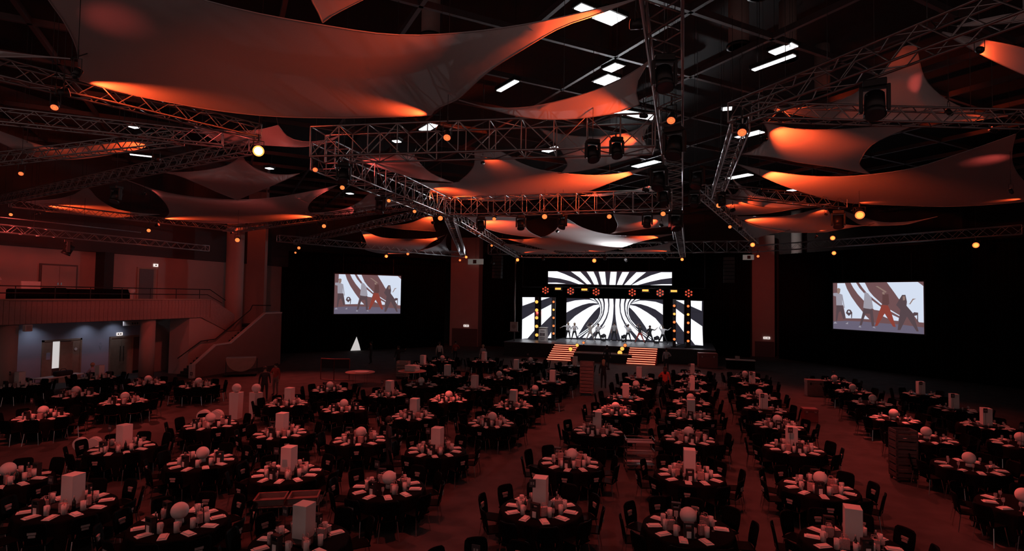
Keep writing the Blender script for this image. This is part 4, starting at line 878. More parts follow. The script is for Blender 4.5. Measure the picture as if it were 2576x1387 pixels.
# ---------------------------------------------------------------- fixtures
def par_can(name, label, loc, aim, r, lens, group=None, cells=False, hang=.5, watts=0, deg=60, col=ORANGE):
    t = thing(name, label, 'lamp', loc, 0, group); d = (Vector(aim) - Vector(loc)).normalized()
    side = d.cross(Vector((0, 0, 1))).normalized()
    b = MB().bar(-d*r*2.2, d*r*.1, r*.95, 16, r*1.08).bar(-d*r*2.9, -d*r*2.2, r*.55, 12, r*.95).build('can', 'black_metal', t, True)
    if cells:
        m = MB(); upv = side.cross(d)
        ang = [(0, 0)] + [(.36, k*math.pi/3) for k in range(6)] + [(.74, k*math.pi/6 + .2) for k in range(12)]
        for rr, a in ang: m.disc(d*r*.10 + (side*math.cos(a) + upv*math.sin(a))*r*rr, d, r*.17, r*.06, 10)
        o = m.build('led_cells', lens, b); o['kind'] = 'stuff'
        MB().disc(d*r*.08, d, r*.98, r*.03, 16).build('lens_plate', 'lamp_dim', b)
    else:
        MB().disc(d*r*.11, d, r*.72 if lens == 'lamp_hot' else r, r*.08, 16).build('lens', lens, b)
        if lens == 'lamp_fierce': MB().disc(d*r*.11, d, r*1.35, r*.05, 20).build('lens_rim', 'lamp_hot', b)
        if lens == 'lamp_hot': MB().disc(d*r*.11, d, r, r*.05, 16).build('lens_rim', 'lamp_glow', b)
    for sg in (-1, 1): MB().bar(side*sg*r*1.2 - d*r, side*sg*r*1.2 - d*r + Vector((0, 0, hang*.6)), r*.1, 5).build('yoke_arm', 'black_metal', t)
    MB().bar(side*r*1.2 - d*r + Vector((0, 0, hang*.6)), -side*r*1.2 - d*r + Vector((0, 0, hang*.6)), r*.1, 5).build('yoke_bar', 'black_metal', t)
    MB().bar(-d*r + Vector((0, 0, hang*.6)), -d*r + Vector((0, 0, hang)), r*.2, 6).build('clamp', 'black_metal', t)
    MB().bar(-d*r + Vector((0, 0, hang)), -d*r + Vector((0, 0, 16.6 - loc[2])), .006, 4).build('safety_wire', 'black_metal', t)
    if watts: spot(name + '_beam', t, Vector(loc) + d*(r*.3), aim, watts, deg, col, 1.0, r*.8)
    return t
random.seed(11)
ORD = ['first', 'second', 'third', 'fourth', 'fifth', 'sixth', 'seventh', 'eighth', 'ninth', 'tenth']
def place_words(x, y):
    a = 'far left' if x < -18 else 'left' if x < -8 else 'centre left' if x < -2 else 'centre right' if x < 3 else 'right'
    b = 'near' if y < 15 else 'middle' if y < 27 else 'rear' if y < 42 else 'stage end'
    return a, b
cnt = {}
LAMP_OBJ = []
# which lamps also wash the floor, and where they point
WASH = {0: (-14, 12, 0), 5: (-6, 14, 0), 7: (0, 14, 0), 8: (4, 17, 0), 34: (8.5, 24, 0), 36: (7, 18.5, 0), 9: (-5, 27, 0), 10: (-11, 21, 0), 15: (0, 30, 0), 14: (-3, 21, 0), 17: (-24, 20, 0), 18: (-17, 21, 0), 4: (-13, 16, 0), 27: (-14, 34, 0), 30: (4, 35, 0), 32: (9.5, 33, 0), 20: (-23.5, 28.5, 0), 19: (-34, 34, 6), 2: (-7, 9, 0), 1: (-22, 15, 0), 16: (-36, 24, 6), 24: (-23.5, 57, 5), 31: (7, 60, 6)}
WP = {0: 1.1, 5: .7, 7: .55, 2: .6, 4: 1.0, 20: 1.8, 8: .8, 34: 1.3, 36: 1.3, 32: 1.2, 17: 1.0, 1: .7, 19: .5, 16: .5, 31: .3, 24: .3}
for i, (p, r) in enumerate(LAMPS):
    k = place_words(p[0], p[1]); cnt[k] = cnt.get(k, 0) + 1
    bright = i == 2; r = max(r*(.7 if (p[1] > 30 or bright) else .9), .07)
    near = p[1] < 16
    # lenses look into the room, roughly towards the gallery at the back
    aim = (p[0]*.55 + random.uniform(-1.5, 1.5), p[1]*.45 - 1.0, .8) if not bright else (0, 0, 5.2)
    lens = 'lamp_fierce' if bright else ('lamp_glow' if (near or r < .12) else 'lamp_hot')
    t = par_can('stage_lamp', 'glowing orange round lamp hanging in the %s of the %s rig, %s' % (k[0], k[1], ORD[cnt[k]-1]), p, aim, r, lens, 'glowing orange lamps on the trusses', near and not bright, .45, 0)
    LAMP_OBJ.append(t)
    if i in WASH: spot('stage_lamp_wash', t, (p[0], p[1], p[2]-.25), WASH[i], LAMP_W*WP.get(i, 1.0 if WASH[i][2] == 0 else .8), 85, RED, 1.0, .15)
# narrow red beams picking out single tables and the gallery front
for i, q, w, deg in ((12, (-10.6, 23.8, .8), 2600, 22), (14, (-3.0, 23.95, .8), 2400, 20), (34, (8.05, 26.9, .8), 2600, 24), (17, (-23.4, 18.1, .8), 2600, 24), (36, (7.7, 16.6, .8), 2600, 22), (1, (-23.4, 14.9, .8), 1500, 24), (19, (-32, 26, 4.5), 300, 80), (18, (-32, 21, 4.5), 300, 70), (2, (-15, 17, 10.5), 260, 150), (26, (-8, 46, 0), 500, 80), (29, (0, 44, 0), 500, 80)):
    p = LAMPS[i][0]; t = [o for o in LAMP_OBJ if (o.location - Vector(p)).length < .01][0]
    spot('stage_lamp_beam', t, (p[0], p[1], p[2]-.25), q, w, deg, RED, 1.0, .12)
cu = {}
for i, (p, q, w, deg, c) in enumerate(STREAKS):
    k = place_words(p[0], p[1]); cu[k] = cu.get(k, 0) + 1
    par_can('sail_uplight', 'small black uplight aimed along a sail, %s of the %s rig, number %s' % (k[0], k[1], ORD[cu[k]-1]), p, q, .06 if w < 1500 else .085, 'lamp_dim', 'black uplights for the sails', False, .4, w*UP_W, deg*.9, ORANGE if c == 'o' else RED)
# white spot on the stage sail
par_can('white_spotlight', 'white profile spotlight lighting the sail above the stage', (-5.0, 46.0, 8.7), (-5.6, 41.6, 9.7), .12, 'lamp_off', None, False, .7, 9000, 66, (.92, .95, 1.0))
par_can('white_spotlight', 'white profile spotlight lighting the steep truss leg left of the stage', (-17.0, 47.0, 8.6), (-19.0, 44.5, 9.4), .12, 'lamp_off', None, False, .7, 900, 75, (.85, .9, 1.0))
for i, x in enumerate((-12.5, -7.0, -2.0)):  # front fill added to brighten the dancers; these fixtures are unseen
    par_can('white_spotlight', 'added white fill spotlight by the stage front truss for the dancers, %s from left' % ORD[i], (x, 48.3, 8.9), (x*.85-1.0, 54.2, 2.2), .12, 'lamp_off', None, False, .6, 1500, 50, (.95, .96, 1.0))
# hanging moving heads, not lit
for i, (x, y, z, s, lab) in enumerate(((-2.3, 13.6, 9.5, .75, 'left of the lit one on the near cross truss'), (-1.75, 13.9, 9.6, .7, 'above the lit lamp on the near cross truss'), (-.42, 9.6, 9.7, .8, 'big and black high on the spine truss'), (3.3, 11.9, 9.75, .95, 'largest one under the upper right truss'), (-.35, 13.4, 9.6, 1.0, 'below the spine lamp'), (-.9, 17.2, 9.6, 1.0, 'on the spine behind the near cross truss'), (.2, 17.6, 9.6, .9, 'right side of the spine'), (-.9, 20.5, 9.6, .9, 'middle of the spine'), (.15, 21.5, 9.6, .8, 'middle of the spine at right'), (-.6, 25.6, 9.5, 1.2, 'at the rear cross truss end of the spine'), (-1.8, 25.2, 9.4, .9, 'rear cross truss near the spine'), (-9.6, 25.0, 9.4, .9, 'rear cross truss at its left end'), (-7.6, 25.0, 9.4, .9, 'rear cross truss left of centre'), (-5.6, 25.1, 9.4, .9, 'rear cross truss at its centre'), (-11.5, 19.0, 9.4, .9, 'diagonal truss middle'), (-9.6, 13.8, 9.4, .8, 'left end of the near cross truss'), (-21.0, 15.6, 9.6, .9, 'left truss above the peaked sail'), (1.1, 22.0, 9.6, .7, 'ladder truss'), (6.4, 28.4, 9.7, 1.1, 'behind the sail with two glows'), (-31.0, 20.6, 8.2, 1.1, 'under the gallery wall truss'))):
    moving_head('moving_head_light', 'black hanging moving head light, ' + lab, (x, y, z), random.uniform(-.6, .6), s, 'unlit moving heads on the trusses', True, tilt=1.15)
# house lights in the roof
ch = {}
HANG = {1: .9, 2: .9, 6: .8, 13: .7}
for i, (p, w, l) in enumerate(HOUSE):
    k = place_words(p[0], p[1]); ch[k] = ch.get(k, 0) + 1
    t = thing('ceiling_light', 'bright white house light in the roof, %s of the %s part, %s' % (k[0], k[1], ORD[ch[k]-1]), 'lamp', p, HANG.get(i, -.68) if l > .5 else 0, 'white house lights')
    MB().bbox(-l/2-.06, l/2+.06, -w/2-.06, w/2+.06, .03, .16, .02).build('housing', 'black_metal', t)
    if w > .45:
        n = 4
        for a in range(n): MB().box(-l/2, l/2, -w/2 + w*a/n + .02, -w/2 + w*(a+1)/n - .02, 0, .03).build('tube', 'house_white', t)
    else: MB().box(-l/2, l/2, -w/2, w/2, 0, .03).build('diffuser', 'house_white', t)
    for sx in (-1, 1): MB().bar((sx*l*.4, 0, .16), (sx*l*.4, 0, 16.6-p[2]), .006, 4).build('wire', 'black_metal', t)

# ---------------------------------------------------------------- banquet tables
random.seed(3)
ROWS = [9.1, 12.6, 16.2, 20.2, 23.8, 27.1, 30.8, 34.6, 38.2]
COLS = [-31.4, -26.8, -23.6, -16.8, -13.5, -10.5, -7.4, -3.1, 0.05, 3.25, 8.1, 11.3]
OW = ['first', 'second', 'third', 'fourth', 'fifth', 'sixth', 'seventh', 'eighth', 'ninth', 'tenth', 'eleventh', 'twelfth']
def where(x, y):
    if x < -20:
        r = min(range(3), key=lambda k: abs((14.9, 18.5, 22.3)[k]-y)); c = min(range(3), key=lambda k: abs(COLS[k]-x))
        return 'left block, %s row, %s column' % (OW[r], OW[c])
    r = min(range(len(ROWS)), key=lambda k: abs(ROWS[k]-y)); c = min(range(len(COLS)), key=lambda k: abs(COLS[k]-x))
    return '%s row, %s column from left' % (OW[r], OW[c])
# chair meshes (origin on the floor, sitter faces +Y)
def chair_meshes():
    seat = MB().bbox(-.22, .22, -.21, .21, .43, .46, .014).mesh('seat', 'plastic_black')
    m = MB(); n = 6; vs = []; rows = [(.47, -.212, .20), (.62, -.235, .225), (.76, -.262, .228), (.88, -.288, .215), (.925, -.297, .17)]
    for z, yy, w in rows:
        for k in range(n+1):
            u = -1 + 2*k/n; vs.append((u*w, yy + .045*u*u, z))
    b = len(vs); vs += [(x, y-.022, z) for x, y, z in vs]
    fs = []
    for r in range(len(rows)-1):
        for k in range(n):
            a = r*(n+1)+k; fs.append((a, a+1, a+n+2, a+n+1)); fs.append((b+a, b+a+n+1, b+a+n+2, b+a+1))
    T = len(rows)-1
    for k in range(n):
        fs.append((k, b+k, b+k+1, k+1)); a = T*(n+1)+k; fs.append((a, a+1, b+a+1, b+a))
    for r in range(T):
        a = r*(n+1); fs.append((a, a+n+1, b+a+n+1, b+a)); a += n; fs.append((a, b+a, b+a+n+1, a+n+1))
    m.add(vs, fs); back = m.mesh('backrest', 'plastic_black', True)
    legs = [MB().bar((sx*.19, sy*.17, .44), (sx*.235, sy*.235, 0), .011, 6).mesh('leg', 'chrome') for sx in (-1, 1) for sy in (-1, 1)]
    sup = MB().bar((-.15, -.19, .45), (-.15, -.232, .58), .011, 5).bar((.15, -.19, .45), (.15, -.232, .58), .011, 5).bar((-.15, -.19, .445), (.15, -.19, .445), .011, 5).mesh('back_support', 'chrome')
    card = MB().box(-.075, .075, -.29, -.225, .70, .745).box(-.06, .06, -.283, -.218, .64, .685).mesh('name_card', 'chair_card')
    return seat, back, legs, sup, card
SEAT, BACK, LEGS, SUP, CARD = chair_meshes()
def chair(loc, rz, label, group, card):
    t = thing('stacking_chair', label, 'chair', loc, rz, group)
    put('seat', SEAT, t); put('backrest', BACK, t); put('back_support', SUP, t)
    for l in LEGS: put('leg', l, t)
    if card: put('name_card', CARD, t)
    return t
STUFF = {}
def stuff_add(kind, me, mw):
    STUFF.setdefault(kind, []).append((me, mw))
# table top items, shared meshes
NAPKIN = MB().prism([(-.085, -.15), (.085, -.15), (.085, .15), (-.085, .15)], lambda u, v, t: (u, v, t), 0, .012).prism([(-.06, -.11), (.06, -.11), (.06, .12), (-.06, .12)], lambda u, v, t: (u, v, t), .012, .034).mesh('napkin', 'paper')
PLATE = MB().lathe([(.10, 0), (.135, .018), (.128, .022), (.09, .008)], 18).mesh('plate', 'paper', True)
CUP = MB().lathe([(.05, 0), (.053, .2), (.046, .2), (.044, .03)], 14).mesh('paper_cup', 'cup', True)
GLASS = MB().lathe([(.034, 0), (.034, .006), (.006, .012), (.006, .085), (.030, .105), (.038, .15), (.032, .20), (.030, .20), (.034, .15), (.026, .11)], 12).mesh('wine_glass', 'glass', True)
BOTTLE_B = MB().lathe([(.036, 0), (.037, .19), (.030, .22), (.014, .25), (.013, .31)], 12).mesh('bottle_body', 'bottle', True)
BOTTLE_C = MB().lathe([(.015, .27), (.016, .322), (.012, .324)], 10).mesh('cap', 'cork_foil', True)
BAG_B = MB().bbox(-.085, .085, -.045, .045, 0, .20, .006).mesh('bag_body', 'gift')
BAG_H = [MB().tube([(-.05, yy, .2), (-.045, yy, .27), (.045, yy, .27), (.05, yy, .2)], .006, 5).mesh('handle', 'gift') for yy in (-.04, .04)]
BBAG_B = MB().bbox(-.10, .10, -.05, .05, 0, .22, .006).mesh('bag_body', 'ribbon_black')
BBAG_H = MB().box(-.10, -.065, -.05, .05, .22, .30).box(.065, .10, -.05, .05, .22, .30).box(-.10, .10, -.05, .05, .29, .325).mesh('handles', 'ribbon_black')
BBAG_T = MB().bbox(-.045, .045, -.062, -.05, .03, .16, .004).mesh('tag_card', 'paper')
TOP = MB().lathe([(.90, .72), (.915, .735), (.915, .748), (.90, .752)], 40).mesh('tabletop', 'wood_top', True)
def cloth_mesh():
    m = MB(); seg = 64; rows = [(.02, .757), (.5, .757), (.9, .757), (.928, .745), (.94, .70), (.97, .45), (1.0, .16)]; vs = []
    for j, (r, z) in enumerate(rows):
        for i in range(seg):
            a = 2*math.pi*i/seg; rr = r + (max(0, j-3)*.018*math.sin(a*13) if j > 3 else 0); vs.append((rr*math.cos(a), rr*math.sin(a), z))
    fs = [(k*seg+i, k*seg+(i+1) % seg, (k+1)*seg+(i+1) % seg, (k+1)*seg+i) for k in range(len(rows)-1) for i in range(seg)] + [tuple(range(seg))]
    m.add(vs, fs); return m.mesh('tablecloth', 'cloth_black', True)
CLOTH = cloth_mesh()
LEGT = MB().bar((0, 0, 0), (0, 0, .72), .018, 8).mesh('leg', 'black_metal')
BOXC = MB().bbox(-.155, .155, -.155, .155, 0, .69, .006).mesh('lamp_box', 'white_foam')
BALLC = MB().ball((0, 0, .25), .172, 28, 18).mesh('ball', 'white_foam', True)
BALLS = MB().lathe([(.09, 0), (.075, .11), (.07, .115)], 18).mesh('pedestal', 'white_foam', True)
SIGN_P = MB().bar((0, 0, 0), (0, 0, .62), .005, 6).lathe([(.05, 0), (.05, .008)], 12).mesh('stem', 'black_metal')
SIGN_C = MB().bbox(-.075, .075, -.006, .006, .56, .74, .004).mesh('number_card', 'card_dark')
SIGN_T = MB().box(-.04, -.012, -.009, -.006, .62, .68).box(.008, .04, -.009, -.006, .62, .68).mesh('card_mark', 'concrete')
HOURS = ['twelve', 'one', 'two', 'three', 'four', 'five', 'six', 'seven', 'eight', 'nine', 'ten', 'eleven']
def clock(a): return HOURS[int(round((math.pi/2 - a)/(math.pi/6))) % 12] + " o'clock"      # twelve is the far side
def key(o): return o[0]**2 + o[1]**2
chairs, naps, cups, glasses, plates = [], [], [], [], []
TABLES.sort(key=key)
SIGN_AT = {(1290, 0)}
for ti, (tx, ty, kind, style) in enumerate(TABLES):
    W = where(tx, ty); dist = math.hypot(tx, ty)
    kn = {'box': 'box lamp', 'ball': 'ball lamp', 'none': 'bare'}[kind]
    t = thing('round_table', 'round black clothed table with %s, %s' % ({'box': 'white box lamp', 'ball': 'white ball lamp', 'none': 'no centrepiece'}[kind], W), 'table', (tx, ty, 0), random.uniform(0, 6), 'round banquet tables')
    put('tabletop', TOP, t); put('tablecloth', CLOTH, t)
    for k in range(4): put('leg', LEGT, t, (.55*math.cos(k*math.pi/2), .55*math.sin(k*math.pi/2), 0))
    # centrepiece
    if kind == 'box':
        off = {True: (.0, .12)}[True]
        c = thing('box_lamp', 'tall white box centrepiece on table in %s' % W, 'centrepiece', (tx + random.uniform(-.06, .06), ty + .1, .757), random.uniform(-.12, .12), 'white box centrepieces')
        put('lamp_box', BOXC, c)
        put('base_plate', bpy.data.meshes.get('base_plate') or MB().box(-.16, .16, -.16, .16, -.001, .006).mesh('base_plate', 'concrete'), c)
    elif kind == 'ball':
        c = thing('ball_lamp', 'white ball centrepiece on table in %s' % W, 'centrepiece', (tx + random.uniform(-.05, .05), ty + .02, .757), 0, 'white ball centrepieces')
        put('ball', BALLC, c); put('pedestal', BALLS, c)
    if ti % 3 == 0 or (kind == 'box' and ti % 2):
        c = thing('table_number_stand', 'dark number card on a thin stem, table in %s' % W, 'sign', (tx - .14, ty - .28, .757), random.uniform(-.2, .2), 'table number stands')
        put('stem', SIGN_P, c); put('number_card', SIGN_C, c); put('card_mark', SIGN_T, c)
    a0 = random.uniform(0, .6)
    for k in range(10):
        a = a0 + k*math.pi/5; rr = 1.13 + random.uniform(-.03, .06)
        if random.random() < .03: continue
        chairs.append((dist, (tx + rr*math.cos(a), ty + rr*math.sin(a), 0), a + math.pi/2 + random.uniform(-.1, .1), 'black chair at %s of table in %s' % (clock(a), W), 'chairs at the table, ' + W, style == 'f' and random.random() < .5))
        rp = .70 + random.uniform(-.03, .03); pl = (tx + rp*math.cos(a), ty + rp*math.sin(a), .757); rz = a + math.pi/2 + random.uniform(-.25, .25)
        if style == 'f':
            naps.append((dist, pl, rz, W, clock(a)))
            if random.random() < .88:
                b = a + .3; rc = .52 + random.uniform(-.05, .04); cups.append((dist, (tx + rc*math.cos(b), ty + rc*math.sin(b), .757), b, W, clock(b)))
        else:
            plates.append((dist, pl, rz, W, clock(a)))
        b = a - .22; rg = .53 + random.uniform(-.03, .03)
        glasses.append((dist, (tx + rg*math.cos(b), ty + rg*math.sin(b), .757), b, W, clock(b)))
    if style == 'f':
        for k in range(4):
            a = a0 + k*math.pi/2 + .5 + random.uniform(-.2, .2); rr = .40 if kind == 'box' else .40
            if random.random() < .85:
                b = thing('gift_bag', 'pink gift bag at %s on table in %s' % (clock(a), W), 'gift bag', (tx + rr*math.cos(a), ty + rr*math.sin(a), .757), random.uniform(-.6, .6), 'gift bags on the table, ' + W)
                put('bag_body', BAG_B, b); [put('handle', hm_, b) for hm_ in BAG_H]
            a += .45
            if k != 1 and random.random() < .9:
                b = thing('wine_bottle', 'dark wine bottle at %s on table in %s' % (clock(a), W), 'bottle', (tx + (rr+.02)*math.cos(a), ty + (rr+.02)*math.sin(a), .757), 0, 'wine bottles on the table, ' + W)
                put('bottle_body', BOTTLE_B, b); put('cap', BOTTLE_C, b)
        for k in range(2):
            a = -math.pi/2 + random.uniform(-.25, .25) + (.0 if k == 0 else random.uniform(1.6, 4.5)); rr = .56
            b = thing('black_gift_bag', 'black tagged gift bag at %s on table in %s' % (clock(a), W), 'gift bag', (tx + rr*math.cos(a), ty + rr*math.sin(a), .757), random.uniform(-.3, .3), 'black gift bags on the table, ' + W)
            put('bag_body', BBAG_B, b); put('handle', BBAG_H, b); put('tag_card', BBAG_T, b)
LIM = 300
chairs.sort(key=lambda c: c[0]); naps.sort(key=lambda c: c[0]); cups.sort(key=lambda c: c[0]); glasses.sort(key=lambda c: c[0]); plates.sort(key=lambda c: c[0])
for i, (d, loc, rz, lab, grp, cd) in enumerate(chairs):
    if i < LIM: chair(loc, rz, lab, grp, cd)
    else:
        M4 = Matrix.Translation(loc) @ Matrix.Rotation(rz, 4, 'Z')
        for me in (SEAT, BACK, *LEGS): stuff_add('chairs', me, M4)
for lst, me, nm, lab, cat in ((naps, NAPKIN, 'folded_napkin', 'white folded napkin at %s on table in %s', 'napkin'), (cups, CUP, 'paper_cup', 'tall white cup at %s on table in %s', 'cup'), (glasses, GLASS, 'wine_glass', 'clear wine glass at %s on table in %s', 'glass'), (plates, NAPKIN, 'white_napkin', 'white napkin at %s on table in %s', 'napkin')):
    for i, (d, loc, rz, W, ck) in enumerate(lst):
        if i < LIM: tag(put(nm, me, None, loc, rz), lab % (ck, W), cat, nm.replace('_', ' ') + ' items on the table, ' + W)
        else: stuff_add(nm, me, Matrix.Translation(loc) @ Matrix.Rotation(rz, 4, 'Z'))
for k, items in STUFF.items():
    vs = []; fs = []; mi = []; ml = []
    for me, mw in items:
        n = len(vs); vs += [(mw @ v.co)[:] for v in me.vertices]; mm = me.materials[0]
        if mm not in ml: ml.append(mm)
        for p in me.polygons: fs.append([n + q for q in p.vertices]); mi.append(ml.index(mm))
    me = bpy.data.meshes.new(k); me.from_pydata(vs, [], fs); [me.materials.append(m) for m in ml]; me.polygons.foreach_set('material_index', mi); me.update()
    nm, lb, ct = {'chairs': ('distant_chairs', 'black chairs round the distant tables', 'chairs'), 'folded_napkin': ('distant_folded_napkins', 'folded napkins on the farther dressed tables', 'napkins'), 'paper_cup': ('distant_cups', 'white cups on the farther dressed tables', 'cups'), 'wine_glass': ('distant_glasses', 'glasses on the farther tables', 'glasses'), 'white_napkin': ('distant_napkins', 'white napkins on the farthest tables', 'napkins')}[k]
    tag(put(nm, me), lb, ct, None, 'stuff')

# ---------------------------------------------------------------- people
BASE = {'pelvis': (0, 0, .95), 'belly': (0, 0, 1.12), 'chest': (0, 0, 1.32), 'neck': (0, 0, 1.49), 'chin': (0, -.015, 1.56), 'head': (0, -.01, 1.65), 'crown': (0, .005, 1.735),
        'sh_l': (-.18, 0, 1.42), 'el_l': (-.25, .02, 1.14), 'wr_l': (-.27, -.06, .90), 'hd_l': (-.275, -.08, .82), 'sh_r': (.18, 0, 1.42), 'el_r': (.25, .02, 1.14), 'wr_r': (.27, -.06, .90), 'hd_r': (.275, -.08, .82),
        'hip_l': (-.10, 0, .92), 'kn_l': (-.11, -.02, .50), 'an_l': (-.12, .02, .09), 'toe_l': (-.13, -.13, .035), 'hip_r': (.10, 0, .92), 'kn_r': (.11, -.02, .50), 'an_r': (.12, .02, .09), 'toe_r': (.13, -.13, .035)}
RAD = {'pelvis': (.15, .115), 'belly': (.135, .10), 'chest': (.16, .11), 'neck': (.055, .055), 'chin': (.065, .075), 'head': (.078, .098), 'crown': (.055, .07), 'sh': (.072, .072), 'el': (.046, .046), 'wr': (.032, .032), 'hd': (.036, .022), 'hip': (.098, .10), 'kn': (.062, .064), 'an': (.043, .045), 'toe': (.042, .032)}
BONES = [('pelvis', 'belly', 'top'), ('belly', 'chest', 'top'), ('chest', 'neck', 'top'), ('neck', 'chin', 'skin'), ('chin', 'head', 'skin'), ('head', 'crown', 'skin')]
for s in 'lr':
    BONES += [('chest', 'sh_' + s, 'top'), ('sh_' + s, 'el_' + s, 'top'), ('el_' + s, 'wr_' + s, 'sleeve'), ('wr_' + s, 'hd_' + s, 'skin'), ('pelvis', 'hip_' + s, 'leg'), ('hip_' + s, 'kn_' + s, 'leg'), ('kn_' + s, 'an_' + s, 'leg'), ('an_' + s, 'toe_' + s, 'shoe')]
def person(label, loc, rz, top, leg, pose=None, hair='hair_dark', long_hair=False, shoe='cloth_dark', sleeve=True, H=1.74, lean=0.0):
    J = {k: Vector(v) for k, v in BASE.items()}
    for k, v in (pose or {}).items(): J[k] = Vector(v)
    for k in J:
        if k not in pose_fixed and J[k].z > .95 and lean: J[k].x += lean*(J[k].z - .95)
    sc_ = H/1.74; names = list(J); idx = {n: i for i, n in enumerate(names)}
    me = bpy.data.meshes.new('body'); me.from_pydata([J[n]*sc_ for n in names], [(idx[a], idx[b]) for a, b, _ in BONES], [])
    tmp = bpy.data.objects.new('body_rig', me); COL.objects.link(tmp)
    sk = tmp.modifiers.new('skin', 'SKIN'); sk.use_smooth_shade = True
    for n in names:
        r = RAD.get(n) or RAD[n.split('_')[0]]; d = me.skin_vertices[0].data[idx[n]]; d.radius = (r[0]*sc_, r[1]*sc_); d.use_root = n == 'pelvis'
    sb = tmp.modifiers.new('sub', 'SUBSURF'); sb.levels = 1; sb.render_levels = 1
    dg = bpy.context.evaluated_depsgraph_get(); bod = bpy.data.meshes.new_from_object(tmp.evaluated_get(dg)); bpy.data.objects.remove(tmp)
    # fingers and thumb on each hand, nose on the face
    m = MB()
    for s, sg in (('l', -1), ('r', 1)):
        w, h = J['wr_' + s]*sc_, J['hd_' + s]*sc_; d = (h - w).normalized(); sd = d.cross(Vector((0, 1, 0)))
        sd = sd.normalized() if sd.length > .1 else Vector((1, 0, 0)); nrm = d.cross(sd)
        for k, ln in enumerate((.070, .082, .078, .060)):
            a = h + sd*(k-1.5)*.017; b = a + d*ln*.55; m.bar(a, b, .0085, 5, .008); m.bar(b, b + (d*.8 + nrm*.5)*ln*.5, .008, 5, .0055)
        m.bar(w.lerp(h, .35), w.lerp(h, .6) + sd*.045, .010, 5, .008); m.bar(w.lerp(h, .6) + sd*.045, h + sd*.05, .008, 5, .006)
    hp = J['head']*sc_; m.bar(hp + Vector((0, -.085, .0)), hp + Vector((0, -.115, -.03)), .010, 5, .016)
    for sg in (-1, 1): m.ball(hp + Vector((sg*.082, .005, -.015)), .022, 6, 5, 1.4)
    segs = [(J[a]*sc_, J[b]*sc_, c) for a, b, c in BONES]; vs = [v.co.copy() for v in bod.vertices]; fs = [list(p.vertices) for p in bod.polygons]; slots = []; mi = []
    def slot(n):
        if n not in slots: slots.append(n)
        return slots.index(n)
    for p in bod.polygons:
        c = p.center; best = None
        for a, b, k in segs:
            d = b - a; t = max(0, min(1, (c-a).dot(d)/max(1e-9, d.length_squared))); q = (c - (a + d*t)).length
            if best is None or q < best[0]: best = (q, k)
        mi.append(slot({'top': top, 'sleeve': top if sleeve else 'skin', 'leg': leg, 'skin': 'skin', 'shoe': shoe}[best[1]]))
    n = len(vs); vs += [Vector(v) for v in m.v]; fs += [[i + n for i in f] for f in m.f]; mi += [slot('skin')]*len(m.f)
    nm = bpy.data.meshes.new('body'); nm.from_pydata([v[:] for v in vs], [], fs); [nm.materials.append(MATS[s]) for s in slots]; nm.polygons.foreach_set('material_index', mi); nm.polygons.foreach_set('use_smooth', [True]*len(fs)); nm.update()
    bpy.data.meshes.remove(bod)
    t = thing('person', label, 'person', loc, rz); put('body', nm, t)
    hm = MB().ball(hp + Vector((0, .022, .030)), .112, 14, 10, 1.02)
    if long_hair: hm.bar(hp + Vector((0, .06, .02)), hp + Vector((0, .085, -.26)), .10, 10, .07)
    hm.build('hair', hair, t, True)
    for sg in (-1, 1): MB().ball(hp + Vector((sg*.033, -.088, .012)), .011, 8, 6).build('eye', 'eye', t)
    MB().bar(hp + Vector((-.022, -.085, -.052)), hp + Vector((.022, -.085, -.052)), .007, 6).build('mouth', 'lips', t)
    return t
pose_fixed = {'hip_l', 'hip_r'}
def wide(w, f=.0): return {'kn_l': (-.10-w*.5, -.04, .50), 'an_l': (-.12-w, .02, .09), 'toe_l': (-.15-w, -.12, .035), 'kn_r': (.10+w*.5, -.04, .50), 'an_r': (.12+w, .02, .09), 'toe_r': (.15+w, -.12, .035)}
def arm(s, e, w, h): return {'el_' + s: e, 'wr_' + s: w, 'hd_' + s: h}
UPL = arm('l', (-.36, -.05, 1.55), (-.22, -.08, 1.75), (-.15, -.08, 1.82)); UPR = arm('r', (.36, -.05, 1.55), (.22, -.08, 1.75), (.15, -.08, 1.82))
OUTL = arm('l', (-.45, 0, 1.40), (-.66, -.05, 1.28), (-.74, -.06, 1.25)); OUTR = arm('r', (.45, 0, 1.36), (.62, -.1, 1.52), (.68, -.12, 1.58))
BENTL = arm('l', (-.36, .02, 1.18), (-.16, -.16, 1.18), (-.08, -.18, 1.19)); BENTR = arm('r', (.36, .02, 1.18), (.16, -.16, 1.18), (.08, -.18, 1.19))
